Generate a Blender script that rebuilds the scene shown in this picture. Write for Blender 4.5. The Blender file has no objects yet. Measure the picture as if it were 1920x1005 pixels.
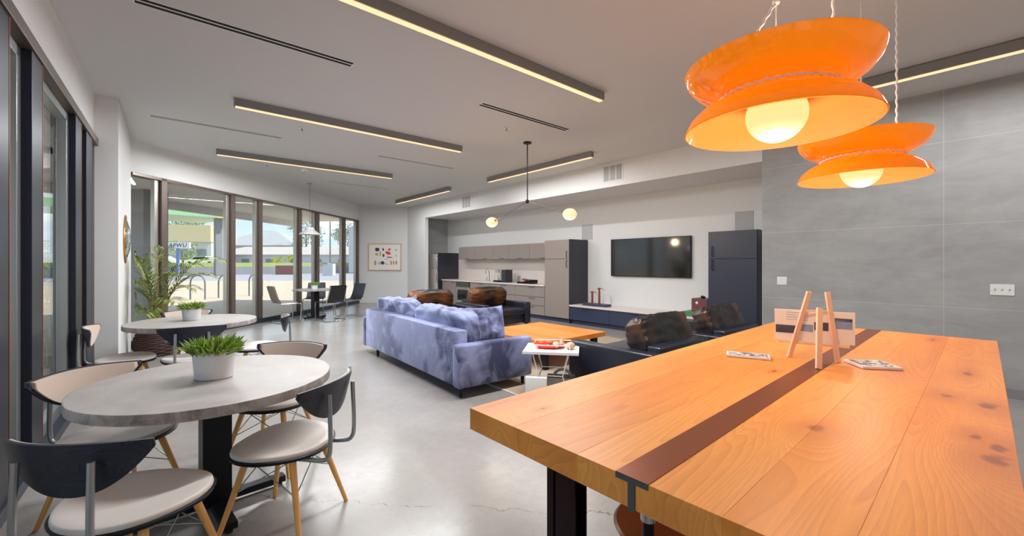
import bpy, bmesh, math, random
from mathutils import Matrix, Vector, noise
random.seed(7)
SC = bpy.context.scene
COL = SC.collection
PI = math.pi
def R(d): return math.radians(d)

# ------------------------------------------------------------------ camera, world, sun, big lights, exposure
cam_d = bpy.data.cameras.new('camera'); cam = bpy.data.objects.new('camera', cam_d); COL.objects.link(cam)
cam.location = (0, 0, 1.42)
cam.rotation_euler = (R(90), 0, -R(40.301))
cam_d.sensor_width = 36; cam_d.lens = 36*790/1920; cam_d.shift_y = -9.5/1920
cam_d.clip_start = 0.02; cam_d.clip_end = 800
SC.camera = cam
SC.view_settings.view_transform = 'Standard'; SC.view_settings.look = 'None'
SC.view_settings.gamma = 1; SC.view_settings.use_curve_mapping = False
SC.view_settings.exposure = 1.27
SC.cycles.max_bounces = 10; SC.cycles.diffuse_bounces = 6; SC.cycles.glossy_bounces = 4
SC.cycles.transparent_max_bounces = 12; SC.cycles.use_denoising = True
SC.cycles.caustics_reflective = False; SC.cycles.caustics_refractive = False
SC.cycles.sample_clamp_indirect = 8
W = bpy.data.worlds.new('sky'); SC.world = W; W.use_nodes = True
def build_world():
    nt = W.node_tree; nt.nodes.clear(); N = nt.nodes.new; L = nt.links.new
    out = N('ShaderNodeOutputWorld'); bg = N('ShaderNodeBackground'); L(bg.outputs[0], out.inputs[0])
    tc = N('ShaderNodeTexCoord'); sp = N('ShaderNodeSeparateXYZ'); L(tc.outputs['Generated'], sp.inputs[0])
    cr = N('ShaderNodeValToRGB'); L(sp.outputs[2], cr.inputs[0])
    e = cr.color_ramp.elements
    e[0].position = 0.0; e[0].color = (0.50, 0.58, 0.62, 1); e[1].position = 0.6; e[1].color = (0.26, 0.44, 0.72, 1)
    m = e.new(0.12); m.color = (0.38, 0.51, 0.60, 1)
    mp = N('ShaderNodeMapping'); mp.inputs['Scale'].default_value = (1, 1, 2.6); L(tc.outputs['Generated'], mp.inputs[0])
    no = N('ShaderNodeTexNoise'); no.inputs['Scale'].default_value = 4.2; no.inputs['Detail'].default_value = 6
    L(mp.outputs[0], no.inputs['Vector'])
    c2 = N('ShaderNodeValToRGB'); L(no.outputs[0], c2.inputs[0])
    c2.color_ramp.elements[0].position = 0.50; c2.color_ramp.elements[1].position = 0.60
    mx = N('ShaderNodeMix'); mx.data_type = 'RGBA'
    L(c2.outputs[0], mx.inputs[0]); L(cr.outputs[0], mx.inputs[6]); mx.inputs[7].default_value = (.72, .72, .72, 1)
    L(mx.outputs[2], bg.inputs[0]); bg.inputs[1].default_value = 0.80
build_world()
sun_d = bpy.data.lights.new('sun', 'SUN'); sun = bpy.data.objects.new('sun', sun_d); COL.objects.link(sun)
sun_d.energy = 2.7; sun_d.angle = R(1.0); sun_d.color = (1, 0.95, 0.88)
sun.rotation_euler = Vector((-0.50, 0.35, -0.80)).to_track_quat('-Z', 'Y').to_euler()
PORTALS = []
def portal(cx, cy, cz, w, h, nrm):
    d = bpy.data.lights.new('window_portal', 'AREA'); o = bpy.data.objects.new('window_portal', d); COL.objects.link(o)
    d.shape = 'RECTANGLE'; d.size = w; d.size_y = h; d.cycles.is_portal = True
    o.location = (cx, cy, cz); o.rotation_euler = Vector(nrm).to_track_quat('-Z', 'Z').to_euler()
AW = Vector((-.30, 9.40)); BW = Vector((5.51, 14.93)); LW = (BW-AW).length; UW = (BW-AW)/LW; NW = Vector((-UW.y, UW.x))   # window wall line, NW points outdoors
mid = AW + UW*4.0 + NW*.12
portal(mid.x, mid.y, 1.5, 7.9, 2.8, (-NW.x, -NW.y, 0))
portal(-.80, 2.0, 1.5, 9.6, 2.8, (1, -.03, 0))

# ------------------------------------------------------------------ materials
class NB:
    def __init__(s, name):
        s.m = bpy.data.materials.new(name); s.m.use_nodes = True; s.t = s.m.node_tree
        s.p = s.t.nodes['Principled BSDF']; s.o = s.t.nodes['Material Output']
        s._tc = None
    def n(s, typ, **kw):
        nd = s.t.nodes.new('ShaderNode'+typ)
        for k, v in kw.items(): setattr(nd, k, v)
        return nd
    def l(s, a, b): s.t.links.new(a, b)
    def set(s, i, v):
        if hasattr(v, 'node'): s.l(v, i)
        else: i.default_value = v
    def tc(s, w='Object'):
        if not s._tc: s._tc = s.n('TexCoord')
        return s._tc.outputs[w]
    def map(s, scale=(1, 1, 1), loc=(0, 0, 0), rot=(0, 0, 0), vec=None):
        m = s.n('Mapping'); s.l(vec or s.tc(), m.inputs[0]); m.inputs['Scale'].default_value = scale
        m.inputs['Location'].default_value = loc; m.inputs['Rotation'].default_value = rot
        return m.outputs[0]
    def noise(s, scale=5, detail=4, rough=.5, vec=None, dist=0):
        n = s.n('TexNoise'); n.inputs['Scale'].default_value = scale; n.inputs['Detail'].default_value = detail
        n.inputs['Roughness'].default_value = rough; n.inputs['Distortion'].default_value = dist
        s.l(vec or s.tc(), n.inputs['Vector']); return n.outputs[0]
    def ramp(s, fac, stops):
        r = s.n('ValToRGB'); s.l(fac, r.inputs[0]); e = r.color_ramp.elements
        while len(e) < len(stops): e.new(.5)
        for x, (p, c) in zip(e, stops):
            x.position = p; x.color = (c, c, c, 1) if isinstance(c, (int, float)) else (*c, 1)
        return r.outputs[0]
    def mix(s, f, a, b, mode='MIX'):
        m = s.n('Mix', data_type='RGBA', blend_type=mode); s.set(m.inputs[0], f)
        for i, v in ((6, a), (7, b)): s.set(m.inputs[i], v if hasattr(v, 'node') else (*v, 1))
        return m.outputs[2]
    def math(s, op, a, b=0.0, c=None):
        m = s.n('Math', operation=op); s.set(m.inputs[0], a); s.set(m.inputs[1], b)
        if c is not None: s.set(m.inputs[2], c)
        return m.outputs[0]
    def bump(s, h, st=.2, d=.01):
        b = s.n('Bump'); b.inputs['Strength'].default_value = st; b.inputs['Distance'].default_value = d
        s.l(h, b.inputs['Height']); s.l(b.outputs[0], s.p.inputs['Normal'])
    def base(s, c, rough=.5, metal=0, **kw):
        s.set(s.p.inputs['Base Color'], c if hasattr(c, 'node') else (*c, 1))
        s.set(s.p.inputs['Roughness'], rough); s.p.inputs['Metallic'].default_value = metal
        for k, v in kw.items(): s.p.inputs[k.replace('_', ' ')].default_value = v
        return s.m
def C(r, g, b):   # sRGB 0-255 to linear
    return tuple(((v/255)/12.92 if v/255 <= .04045 else ((v/255+.055)/1.055)**2.4) for v in (r, g, b))
def simple(name, c, rough=.5, metal=0, var=.06, sc=6, bump=0, **kw):
    b = NB(name); n = b.noise(sc, 3)
    c2 = tuple(v*(1-var) for v in c); c3 = tuple(min(1, v*(1+var)) for v in c)
    col = b.mix(n, c2, c3)
    if bump: b.bump(b.noise(sc*12, 3), bump, .002)
    return b.base(col, rough, metal, **kw)
def emis(name, c, st, base=(.8, .8, .8)):
    b = NB(name); b.p.inputs['Emission Color'].default_value = (*c, 1); b.p.inputs['Emission Strength'].default_value = st
    return b.base(base, .5)
M = {}
M['wall'] = simple('white_wall_paint', C(222, 222, 222), .6, var=.015)
M['ceil'] = simple('ceiling_paint', C(212, 213, 214), .7, var=.015)
M['black'] = simple('black_metal', C(30, 32, 38), .4, .5)
M['frame'] = simple('window_frame_metal', C(46, 50, 62), .38, .5)
M['bronze'] = simple('bronze_frame_metal', C(112, 98, 92), .35, .5)
M['sill'] = simple('dark_sill', C(44, 50, 64), .35)
M['chrome'] = simple('chrome', C(205, 205, 205), .15, 1)
M['steel'] = simple('brushed_steel', C(190, 186, 180), .3, .85)
M['fridge'] = simple('pale_stainless', C(228, 222, 214), .4, .0)
M['rod'] = simple('satin_steel_rod', C(165, 170, 172), .3, .7)
M['white'] = simple('white_enamel', C(235, 236, 238), .35)
M['plastic'] = simple('white_plastic', C(232, 232, 230), .4)
M['ceramic'] = simple('matte_white_ceramic', C(212, 212, 216), .45, var=.03)
M['greyhouse'] = simple('grey_light_housing', C(138, 138, 140), .5, .1)
M['diff'] = emis('warm_light_diffuser', (1, .56, .30), .62, (.3, .2, .14))
M['globe'] = emis('opal_glass_globe', (1, .60, .29), .44, (.3, .25, .2))
M['bulb'] = emis('glowing_bulb', (1, .62, .25), .50, (.3, .25, .2))
M['counter'] = simple('pale_quartz', C(222, 212, 205), .3, var=.03)
M['cab'] = simple('taupe_laminate', C(148, 136, 130), .4, .0, var=.03)
M['navy'] = simple('navy_laminate', C(52, 60, 84), .35, var=.03)
M['cabdark'] = simple('dark_laminate', C(44, 44, 54), .3, var=.05)
M['gap'] = simple('dark_gap', C(18, 18, 20), .8)
M['grille'] = simple('grey_grille', C(150, 150, 150), .6)
M['speaker'] = simple('grey_speaker_cloth', C(182, 182, 184), .8)
M['tv'] = simple('television_glass', C(26, 20, 20), .08, var=.2, Specular_IOR_Level=.8)
M['orange'] = None
M['inner'] = None
M['beige'] = simple('beige_vinyl', C(205, 186, 172), .45, var=.03)
M['grey_vinyl'] = simple('grey_vinyl', C(190, 190, 190), .45, var=.03)
M['green'] = simple('green_paint', C(62, 130, 84), .5)
M['red'] = simple('red_glaze', C(226, 76, 48), .3, var=.2)
M['pink'] = simple('pink_shell', C(214, 168, 142), .4, var=.15)
M['soil'] = simple('soil', C(60, 48, 38), .9)
M['gold'] = simple('gold_frame', C(200, 140, 70), .3, .8)
M['mirror'] = simple('mirror', C(225, 228, 230), .03, 1)
M['rope'] = simple('white_cord', C(225, 225, 228), .6, bump=.5, sc=30)
M['paper'] = simple('white_paper', C(240, 234, 230), .6, var=.02)
M['lampwhite'] = simple('white_lamp_shade', C(225, 226, 226), .5)
M['basket'] = simple('woven_basket', C(62, 38, 28), .6, var=.5, sc=40)
M['brownglass'] = simple('dark_glass', C(36, 32, 34), .1)
M['rubber'] = simple('rubber', C(24, 24, 26), .7)
M['redbox'] = simple('worn_red_box', C(112, 60, 60), .5, var=.5, sc=9)
M['copper'] = simple('copper_rust', C(146, 76, 54), .45, .3, var=.2)
def orange_glass(name, c, tr, rough=.12):
    b = NB(name); m = b.base(c, rough); b.p.inputs['Coat Weight'].default_value = .6; b.p.inputs['Coat Roughness'].default_value = .05
    t = b.n('BsdfTranslucent'); t.inputs[0].default_value = (*C(255, 205, 90), 1)
    mx = b.n('MixShader'); mx.inputs[0].default_value = tr
    b.l(b.p.outputs[0], mx.inputs[1]); b.l(t.outputs[0], mx.inputs[2]); b.l(mx.outputs[0], b.o.inputs[0]); return m
M['orange'] = orange_glass('orange_lacquered_glass', C(255, 168, 6), .42)
M['inner'] = orange_glass('orange_inner_face', C(255, 140, 72), .3, .5)
def glass(name, tint=(.96, .98, .98), ior=1.5):
    b = NB(name); nt = b.t; nt.nodes.remove(b.p)
    tr = b.n('BsdfTransparent'); tr.inputs[0].default_value = (*tint, 1)
    gl = b.n('BsdfGlossy'); gl.inputs['Roughness'].default_value = .0
    lw = b.n('LayerWeight'); lw.inputs[0].default_value = .5
    fr = b.math('MULTIPLY_ADD', b.math('POWER', lw.outputs['Facing'], 5.0), .75, .03)
    mx = b.n('MixShader'); b.l(fr, mx.inputs[0]); b.l(tr.outputs[0], mx.inputs[1]); b.l(gl.outputs[0], mx.inputs[2])
    b.l(mx.outputs[0], b.o.inputs[0]); return b.m
M['glass'] = glass('window_glass'); M['clear'] = glass('clear_glass', (.9, .9, .9))
def concrete_floor():
    b = NB('polished_concrete')
    n1 = b.noise(.9, 6, .6); n2 = b.noise(14, 6, .7); n3 = b.noise(160, 2, .6)
    c = b.mix(b.ramp(n1, [(.3, 0), (.7, 1)]), C(146, 141, 138), C(168, 163, 158))
    c = b.mix(b.math('MULTIPLY', b.ramp(n2, [(.35, 0), (.7, 1)]), .35), c, C(130, 124, 120))
    c = b.mix(b.ramp(n3, [(.60, 0), (.72, .6)]), c, C(104, 100, 98))
    sp = b.n('SeparateXYZ'); b.l(b.tc(), sp.inputs[0])
    w = b.math('MULTIPLY', b.math('SUBTRACT', b.noise(3.2, 5, .65), .5), .35)
    # a hairline crack wandering across the floor in front of the tables
    d = b.math('ABSOLUTE', b.math('ADD', b.math('ADD', b.math('MULTIPLY', sp.outputs[0], 1.0), sp.outputs[1]), b.math('SUBTRACT', w, 3.42)))
    f = b.math('MULTIPLY', b.math('LESS_THAN', d, .0035), b.ramp(b.noise(5, 2), [(.42, 0), (.5, .8)]))
    c = b.mix(f, c, C(96, 66, 52))
    r = b.math('MULTIPLY_ADD', n2, .22, .12)
    b.bump(n3, .05, .001)
    return b.base(c, r, 0, Specular_IOR_Level=.55)
M['floor'] = concrete_floor()
def tile_wall():
    b = NB('large_grey_tile'); sp = b.n('SeparateXYZ'); b.l(b.tc(), sp.inputs[0])
    n = b.noise(1, 7, .62, b.map((1, 1.2, 3.0)), .5); n2 = b.noise(9, 6, .7, b.map((1, .6, 2)))
    c = b.mix(b.ramp(n, [(.3, 0), (.72, 1)]), C(150, 150, 150), C(176, 176, 175))
    c = b.mix(b.math('MULTIPLY', b.ramp(n2, [(.4, 0), (.75, 1)]), .3), c, C(136, 136, 137))
    def joint(v, per, off):
        q = b.math('FRACT', b.math('DIVIDE', b.math('ADD', v, off), per))
        return b.math('LESS_THAN', b.math('ABSOLUTE', b.math('SUBTRACT', q, .5)), .0030/per)
    jz = joint(sp.outputs[2], .938, .938*.5-.92); jy = joint(sp.outputs[1], 1.88, .94-.48)
    j = b.math('MAXIMUM', jz, jy)
    c = b.mix(b.math('MULTIPLY', j, .5), c, C(205, 206, 204))
    return b.base(c, .55)
M['tile'] = tile_wall()
def concrete_top():
    b = NB('grey_concrete_tabletop')
    n = b.noise(3, 7, .65, None, .6); n2 = b.noise(30, 4, .6)
    c = b.mix(b.ramp(n, [(.3, 0), (.72, 1)]), C(158, 150, 146), C(186, 181, 177))
    c = b.mix(b.math('MULTIPLY', n2, .3), c, C(140, 132, 130))
    return b.base(c, .38)
M['ctop'] = concrete_top()
def edgeband():
    b = NB('mottled_grey_edge'); n = b.noise(9, 6, .7, None, .6)
    return b.base(b.mix(b.ramp(n, [(.38, 0), (.62, 1)]), C(120, 114, 112), C(176, 170, 168)), .45)
M['edgeband'] = edgeband()
def plank_wood(name, light, dark, line, knots=True, gs=1.0, rough=.33, amt=.42, dens=30.0):
    b = NB(name); g = b.n('NewGeometry')
    ri = g.outputs['Random Per Island']
    off = b.n('CombineXYZ'); b.l(b.math('MULTIPLY', ri, 37.0), off.inputs[0]); b.l(b.math('MULTIPLY', ri, 11.0), off.inputs[1])
    ad = b.n('VectorMath', operation='ADD'); b.l(b.tc(), ad.inputs[0]); b.l(off.outputs[0], ad.inputs[1])
    v = b.map((.42*gs, 3.4*gs, 3.4*gs), vec=ad.outputs[0])
    w = b.noise(.9, 2, .45, v, .5)
    fine = b.noise(3, 5, .7, b.map((3*gs, 80*gs, 80*gs), vec=ad.outputs[0]))
    tone = b.noise(1.6, 3, .5, v)
    field = w
    if knots:
        spx = b.n('SeparateXYZ'); b.l(b.tc(), spx.inputs[0]); wob = b.math('MULTIPLY', b.math('SUBTRACT', b.noise(26, 4, .6), .5), 1.5)
        core = None; halo = None
        for kx, ky, sx, sy in knots:
            ax = b.math('POWER', b.math('ABSOLUTE', b.math('DIVIDE', b.math('SUBTRACT', spx.outputs[0], kx), sx)), 2.0)
            ay = b.math('POWER', b.math('ABSOLUTE', b.math('DIVIDE', b.math('SUBTRACT', spx.outputs[1], ky), sy)), 2.0)
            dd = b.math('SQRT', b.math('ADD', ax, ay)); dk = b.math('ADD', dd, wob)
            e1 = b.math('EXPONENT', b.math('MULTIPLY', dd, -.42)); e1 = b.math('MULTIPLY', e1, .55)
            halo = e1 if halo is None else b.math('MAXIMUM', halo, e1)
            core = dk if core is None else b.math('MINIMUM', core, dk)
        field = b.math('ADD', w, halo)
    rings = b.math('FRACT', b.math('MULTIPLY', field, dens))
    c = b.mix(ri, light, dark)
    c = b.mix(b.ramp(tone, [(.38, 0), (.72, .5)]), c, line)
    c = b.mix(b.ramp(rings, [(.0, 0), (.75, amt*.55), (.93, amt), (1.0, 0)]), c, line)
    c = b.mix(b.math('MULTIPLY', b.ramp(fine, [(.35, 0), (.7, 1)]), .25), c, line)
    if knots:
        c = b.mix(b.ramp(core, [(.35, .92), (.8, 0)]), c, tuple(x*.13 for x in line))
        c = b.mix(b.ramp(b.math('MULTIPLY', core, .25), [(.1, .55), (.85, 0)]), c, line)
    b.bump(fine, .05, .001)
    return b.base(c, rough)
KNOTS = [(.63, .375, .05, .026), (1.33, .14, .045, .026), (1.28, .045, .06, .03), (.89, .068, .04, .02), (.82, .03, .05, .018), (.72, .035, .06, .03), (2.83, .26, .06, .014), (1.26, .662, .028, .013), (.172, 1.004, .022, .010), (1.83, .10, .07, .018)]
M['oak'] = plank_wood('oiled_orange_oak', C(255, 180, 92), C(250, 156, 52), C(190, 102, 34), KNOTS, 1.0, .42, .32)
M['coffee'] = plank_wood('honey_coffee_table_wood', C(236, 150, 66), C(222, 128, 36), C(190, 100, 34), False)
M['ash'] = plank_wood('navy_stained_ash', C(56, 62, 80), C(48, 54, 72), C(14, 16, 26), False, 2.6, .42, .8, 26.0)
M['stoolwood'] = simple('bent_plywood', C(150, 78, 26), .3, var=.2, sc=4)
M['legwood'] = simple('honey_beech', C(238, 180, 104), .4, var=.1, sc=5)
M['easel'] = simple('pale_beech', C(240, 200, 168), .5, var=.08)
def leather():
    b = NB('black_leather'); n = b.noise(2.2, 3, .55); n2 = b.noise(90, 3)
    c = b.mix(b.ramp(n, [(.5, 0), (.8, 1)]), C(28, 32, 46), C(52, 42, 40))  # slight brown patches paint warm reflections into the black leather
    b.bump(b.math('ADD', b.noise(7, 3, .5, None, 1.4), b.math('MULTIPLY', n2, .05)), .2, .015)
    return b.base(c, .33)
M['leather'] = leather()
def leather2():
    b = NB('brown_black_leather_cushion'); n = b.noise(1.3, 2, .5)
    c = b.mix(b.ramp(n, [(.42, 0), (.66, 1)]), C(28, 25, 28), C(132, 80, 36))  # brown noise is painted reflection of the orange surroundings; the leather is black
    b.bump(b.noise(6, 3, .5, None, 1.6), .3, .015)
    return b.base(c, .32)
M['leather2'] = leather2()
def velvet():
    b = NB('periwinkle_velvet'); n = b.noise(1.15, 3, .5, None, .5); n2 = b.noise(3.6, 4, .6, None, .8)
    f = b.math('ADD', b.math('MULTIPLY', n, .72), b.math('MULTIPLY', n2, .28))
    c = b.mix(b.ramp(f, [(.44, 0), (.53, 1)]), C(54, 58, 92), C(136, 143, 180))  # velvet sheen painted in as dark and light patches
    c = b.mix(b.ramp(n2, [(.52, 0), (.8, .5)]), c, C(176, 182, 216))
    b.bump(b.noise(5, 3, .5, None, 1.5), .25, .02)
    b.p.inputs['Sheen Tint'].default_value = (.62, .68, 1, 1)
    return b.base(c, .8, 0, Sheen_Weight=1.0, Sheen_Roughness=.35)
M['velvet'] = velvet()
def leafmat(name, a, c, sc=8):
    b = NB(name); g = b.n('NewGeometry'); col = b.mix(g.outputs['Random Per Island'], a, c)
    return b.base(col, .5)
M['leaf'] = leafmat('succulent_leaves', C(92, 128, 48), C(180, 204, 96))
M['palm'] = leafmat('palm_leaves', C(84, 112, 54), C(166, 178, 92))
M['tree'] = leafmat('tree_leaves', C(140, 152, 132), C(176, 184, 160))  # lightened: haze of the window glass put into the leaf colour
M['bush'] = leafmat('bush_leaves', C(150, 160, 50), C(206, 206, 90))
M['trunk'] = simple('bark', C(110, 92, 76), .9)
M['rug'] = simple('taupe_rug', C(166, 150, 128), .95, var=.12, sc=3, bump=.4)
M['rugedge'] = simple('pale_rug_binding', C(200, 196, 188), .9)
M['redsteel'] = simple('weathered_steel', C(52, 34, 36), .28, .85, var=.4, sc=5)  # red reflections on the dark steel painted into its colour
M['tsteel'] = simple('bronze_steel_inlay', C(140, 74, 34), .34, .45, var=.08)
M['tgrey'] = simple('raw_steel_end', C(92, 96, 100), .45, .6)
M['asphalt'] = simple('asphalt', C(150, 150, 154), .9, var=.08, sc=.4)
M['sidewalk'] = simple('pale_concrete_paving', C(184, 168, 146), .85, var=.06, sc=.6)
M['grass'] = simple('grass', C(176, 186, 110), .9, var=.2, sc=.8)  # grass also lightened, with the glass haze in its colour
M['bldbeige'] = simple('beige_stucco', C(206, 188, 160), .8, var=.03, sc=.2)
M['bldwhite'] = simple('pale_siding', C(200, 200, 204), .8, var=.04, sc=.2)
M['bldroof'] = simple('pale_shingle', C(176, 168, 160), .9, var=.06, sc=.5)
M['greyroof'] = simple('grey_shingle', C(160, 160, 160), .9, var=.06, sc=.3)
M['brick'] = simple('red_brick', C(150, 100, 88), .9, var=.2, sc=4)
M['gascan'] = simple('pale_green_band', C(140, 186, 140), .5)
M['yellow'] = simple('yellow_band', C(210, 196, 80), .5)
M['blue'] = simple('blue_paint', C(110, 140, 190), .5)
M['pole'] = simple('galvanised_pole', C(120, 120, 122), .5, .4)
M['soffitout'] = simple('white_metal_soffit', C(215, 215, 215), .6)
M['ink'] = simple('dark_ink', C(60, 66, 84), .6)

# ------------------------------------------------------------------ mesh builder and object helpers
class MB:
    def __init__(s): s.bm = bmesh.new()
    def _add(s, t, mat=None):
        if mat is not None: bmesh.ops.transform(t, matrix=mat, verts=t.verts)
        me = bpy.data.meshes.new('tmp'); t.to_mesh(me); t.free(); s.bm.from_mesh(me); bpy.data.meshes.remove(me); return s
    def box(s, x0, x1, y0, y1, z0, z1, bev=0, mat=None, seg=2):
        t = bmesh.new(); bmesh.ops.create_cube(t, size=1)
        for v in t.verts: v.co = Vector(((v.co.x+.5)*(x1-x0)+x0, (v.co.y+.5)*(y1-y0)+y0, (v.co.z+.5)*(z1-z0)+z0))
        if bev: bmesh.ops.bevel(t, geom=t.edges[:], offset=bev, segments=seg, profile=.5, affect='EDGES', clamp_overlap=True)
        return s._add(t, mat)
    def cyl(s, p0, p1, r0, r1=None, seg=16, caps=True):
        r1 = r0 if r1 is None else r1; p0 = Vector(p0); p1 = Vector(p1); d = p1-p0
        t = bmesh.new(); bmesh.ops.create_cone(t, cap_ends=caps, segments=seg, radius1=r0, radius2=r1, depth=d.length)
        q = Vector((0, 0, 1)).rotation_difference(d.normalized())
        return s._add(t, Matrix.Translation((p0+p1)/2) @ q.to_matrix().to_4x4())
    def tube(s, pts, r, seg=8, closed=False, smooth=0):
        P = [Vector(p) for p in pts]
        for _ in range(smooth):
            Q = []
            n = len(P); rng = range(n) if closed else range(n-1)
            if not closed: Q.append(P[0])
            for i in rng:
                a, b = P[i], P[(i+1) % n]; Q += [a*.75+b*.25, a*.25+b*.75]
            if not closed: Q.append(P[-1])
            P = Q
        n = len(P); rings = []; up = Vector((0, 0, 1)); prev = None
        for i, p in enumerate(P):
            if closed: d = (P[(i+1) % n]-P[i-1]).normalized()
            else: d = (P[min(i+1, n-1)]-P[max(i-1, 0)]).normalized()
            if prev is None:
                a = d.cross(up if abs(d.z) < .95 else Vector((1, 0, 0))).normalized()
            else:
                a = (prev - d*prev.dot(d)).normalized()
            prev = a; b = d.cross(a)
            rr = r[i] if isinstance(r, (list, tuple)) and len(r) == n else (r if not isinstance(r, (list, tuple)) else r[0])
            rings.append([s.bm.verts.new(p + (a*math.cos(k*2*PI/seg)+b*math.sin(k*2*PI/seg))*rr) for k in range(seg)])
        m = n if closed else n-1
        for i in range(m):
            A, B = rings[i], rings[(i+1) % n]
            for k in range(seg): s.bm.faces.new((A[k], A[(k+1) % seg], B[(k+1) % seg], B[k]))
        if not closed:
            s.bm.faces.new(list(reversed(rings[0]))); s.bm.faces.new(rings[-1])
        return s
    def lathe(s, prof, c=(0, 0, 0), seg=32, sx=1, sy=1):
        rings = []
        for r, z in prof:
            if r < 1e-6: rings.append([s.bm.verts.new((c[0], c[1], c[2]+z))])
            else: rings.append([s.bm.verts.new((c[0]+r*sx*math.cos(k*2*PI/seg), c[1]+r*sy*math.sin(k*2*PI/seg), c[2]+z)) for k in range(seg)])
        for A, B in zip(rings, rings[1:]):
            for k in range(seg):
                k2 = (k+1) % seg
                if len(A) == 1 and len(B) == 1: continue
                if len(A) == 1: s.bm.faces.new((A[0], B[k2], B[k]))
                elif len(B) == 1: s.bm.faces.new((A[k], A[k2], B[0]))
                else: s.bm.faces.new((A[k], A[k2], B[k2], B[k]))
        return s
    def ball(s, c, r, sx=1, sy=1, sz=1, seg=24, ring=14):
        t = bmesh.new(); bmesh.ops.create_uvsphere(t, u_segments=seg, v_segments=ring, radius=r)
        return s._add(t, Matrix.Translation(c) @ Matrix.Diagonal((sx, sy, sz, 1)))
    def prism(s, pts, z0, z1, bev=0, mat=None):
        t = bmesh.new(); vs = [t.verts.new((x, y, z0)) for x, y in pts]; f = t.faces.new(vs)
        r = bmesh.ops.extrude_face_region(t, geom=[f])
        for v in [g for g in r['geom'] if isinstance(g, bmesh.types.BMVert)]: v.co.z = z1
        bmesh.ops.recalc_face_normals(t, faces=t.faces)
        if bev:
            e = [e for e in t.edges if abs(e.verts[0].co.z-e.verts[1].co.z) < 1e-6]
            bmesh.ops.bevel(t, geom=e, offset=bev, segments=2, profile=.5, affect='EDGES')
        return s._add(t, mat)
    def grid(s, fn, nu, nv):
        V = [[s.bm.verts.new(fn(i/nu, j/nv)) for j in range(nv+1)] for i in range(nu+1)]
        for i in range(nu):
            for j in range(nv): s.bm.faces.new((V[i][j], V[i+1][j], V[i+1][j+1], V[i][j+1]))
        return s
    def quad(s, a, b, c, d):
        s.bm.faces.new([s.bm.verts.new(p) for p in (a, b, c, d)]); return s
    def build(s, name, mat, parent=None, smooth=True, angle=35, loc=None, rz=None):
        me = bpy.data.meshes.new(name); bmesh.ops.recalc_face_normals(s.bm, faces=s.bm.faces[:]) if getattr(s, 'fix', True) else None
        s.bm.to_mesh(me); s.bm.free()
        if isinstance(mat, str): mat = M[mat]
        me.materials.append(mat)
        if smooth:
            for p in me.polygons: p.use_smooth = True
            me.set_sharp_from_angle(angle=R(angle))
        o = bpy.data.objects.new(name, me); COL.objects.link(o)
        if parent: o.parent = parent
        if loc: o.location = loc
        if rz: o.rotation_euler.z = rz
        return o
def tag(o, label=None, cat=None, group=None, kind=None):
    if label: o['label'] = label
    if cat: o['category'] = cat
    if group: o['group'] = group
    if kind: o['kind'] = kind
    return o
def thing(name, label, cat, loc=(0, 0, 0), rz=0, group=None):
    o = bpy.data.objects.new(name, None); COL.objects.link(o); o.empty_display_size = .1
    o.location = loc; o.rotation_euler = (0, 0, rz); return tag(o, label, cat, group)
def struct(o): o['kind'] = 'structure'; return o
def dup(o, parent=None):
    c = o.copy(); COL.objects.link(c); c.parent = parent
    for ch in list(o.children): dup(ch, c)
    return c
def place(src, loc, rz, label, group=None, first=[set()]):
    if src.name not in first[0]: first[0].add(src.name); o = src
    else: o = dup(src)
    o.location = loc; o.rotation_euler = (0, 0, rz); o['label'] = label
    if group: o['group'] = group
    return o
def T(loc=(0, 0, 0), rx=0, ry=0, rz=0):
    return Matrix.Translation(loc) @ Matrix.Rotation(rz, 4, 'Z') @ Matrix.Rotation(ry, 4, 'Y') @ Matrix.Rotation(rx, 4, 'X')
def puff(w, h, t, mat, seed=0, wr=.02, n=5, cuts=13, pleat=0.0):
    b = bmesh.new(); bmesh.ops.create_cube(b, size=2); bmesh.ops.subdivide_edges(b, edges=b.edges[:], cuts=cuts, use_grid_fill=True)
    for v in b.verts:
        p = v.co.copy(); k = (abs(p.x)**n+abs(p.y)**n+abs(p.z)**n)**(1/n); q = p/k
        ends = abs(q.x)**3
        bulge = 1+.16*(1-q.x*q.x)*(1-q.y*q.y)
        d = noise.noise(Vector((q.x*2.4+seed, q.y*2.0, q.z*2+seed)))*wr + noise.noise(Vector((q.x*6+seed, q.y*5, q.z*4)))*wr*.4
        d += pleat*ends*math.sin(q.y*17+seed)
        v.co = mat @ Vector((q.x*w/2*(1-.05*(q.y*q.y)) + d*.3*q.x, q.y*h/2*(1-.06*q.x*q.x) + d*q.y, q.z*t/2*bulge + d*q.z))
    m = MB(); m._add(b); return m
def pillow(w, h, t, mat, seed=0, wr=.012, n=20, p=.5, mb=None):
    mb = mb or MB()
    def side(sg):
        def fn(u, v):
            a = 2*u-1; b = 2*v-1
            k = max(0, (1-abs(a)**3.2))*max(0, (1-abs(b)**3.2)); d = t/2*k**p
            q = noise.noise(Vector((a*2.2+seed, b*2.2, seed*1.7)))*wr + noise.noise(Vector((a*6+seed, b*6, seed)))*wr*.5
            pin = 1-.05*(abs(b)**2)*(1-abs(a)) if False else 1
            x = a*w/2*(1-.06*(1-b*b)*abs(a)**4); y = b*h/2*(1-.08*(1-a*a)*abs(b)**4)
            return mat @ Vector((x, y, sg*(d+q*k)))
        return fn
    mb.grid(side(1), n, n); mb.grid(side(-1), n, n)
    bmesh.ops.remove_doubles(mb.bm, verts=mb.bm.verts, dist=.0006)
    return mb

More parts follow.
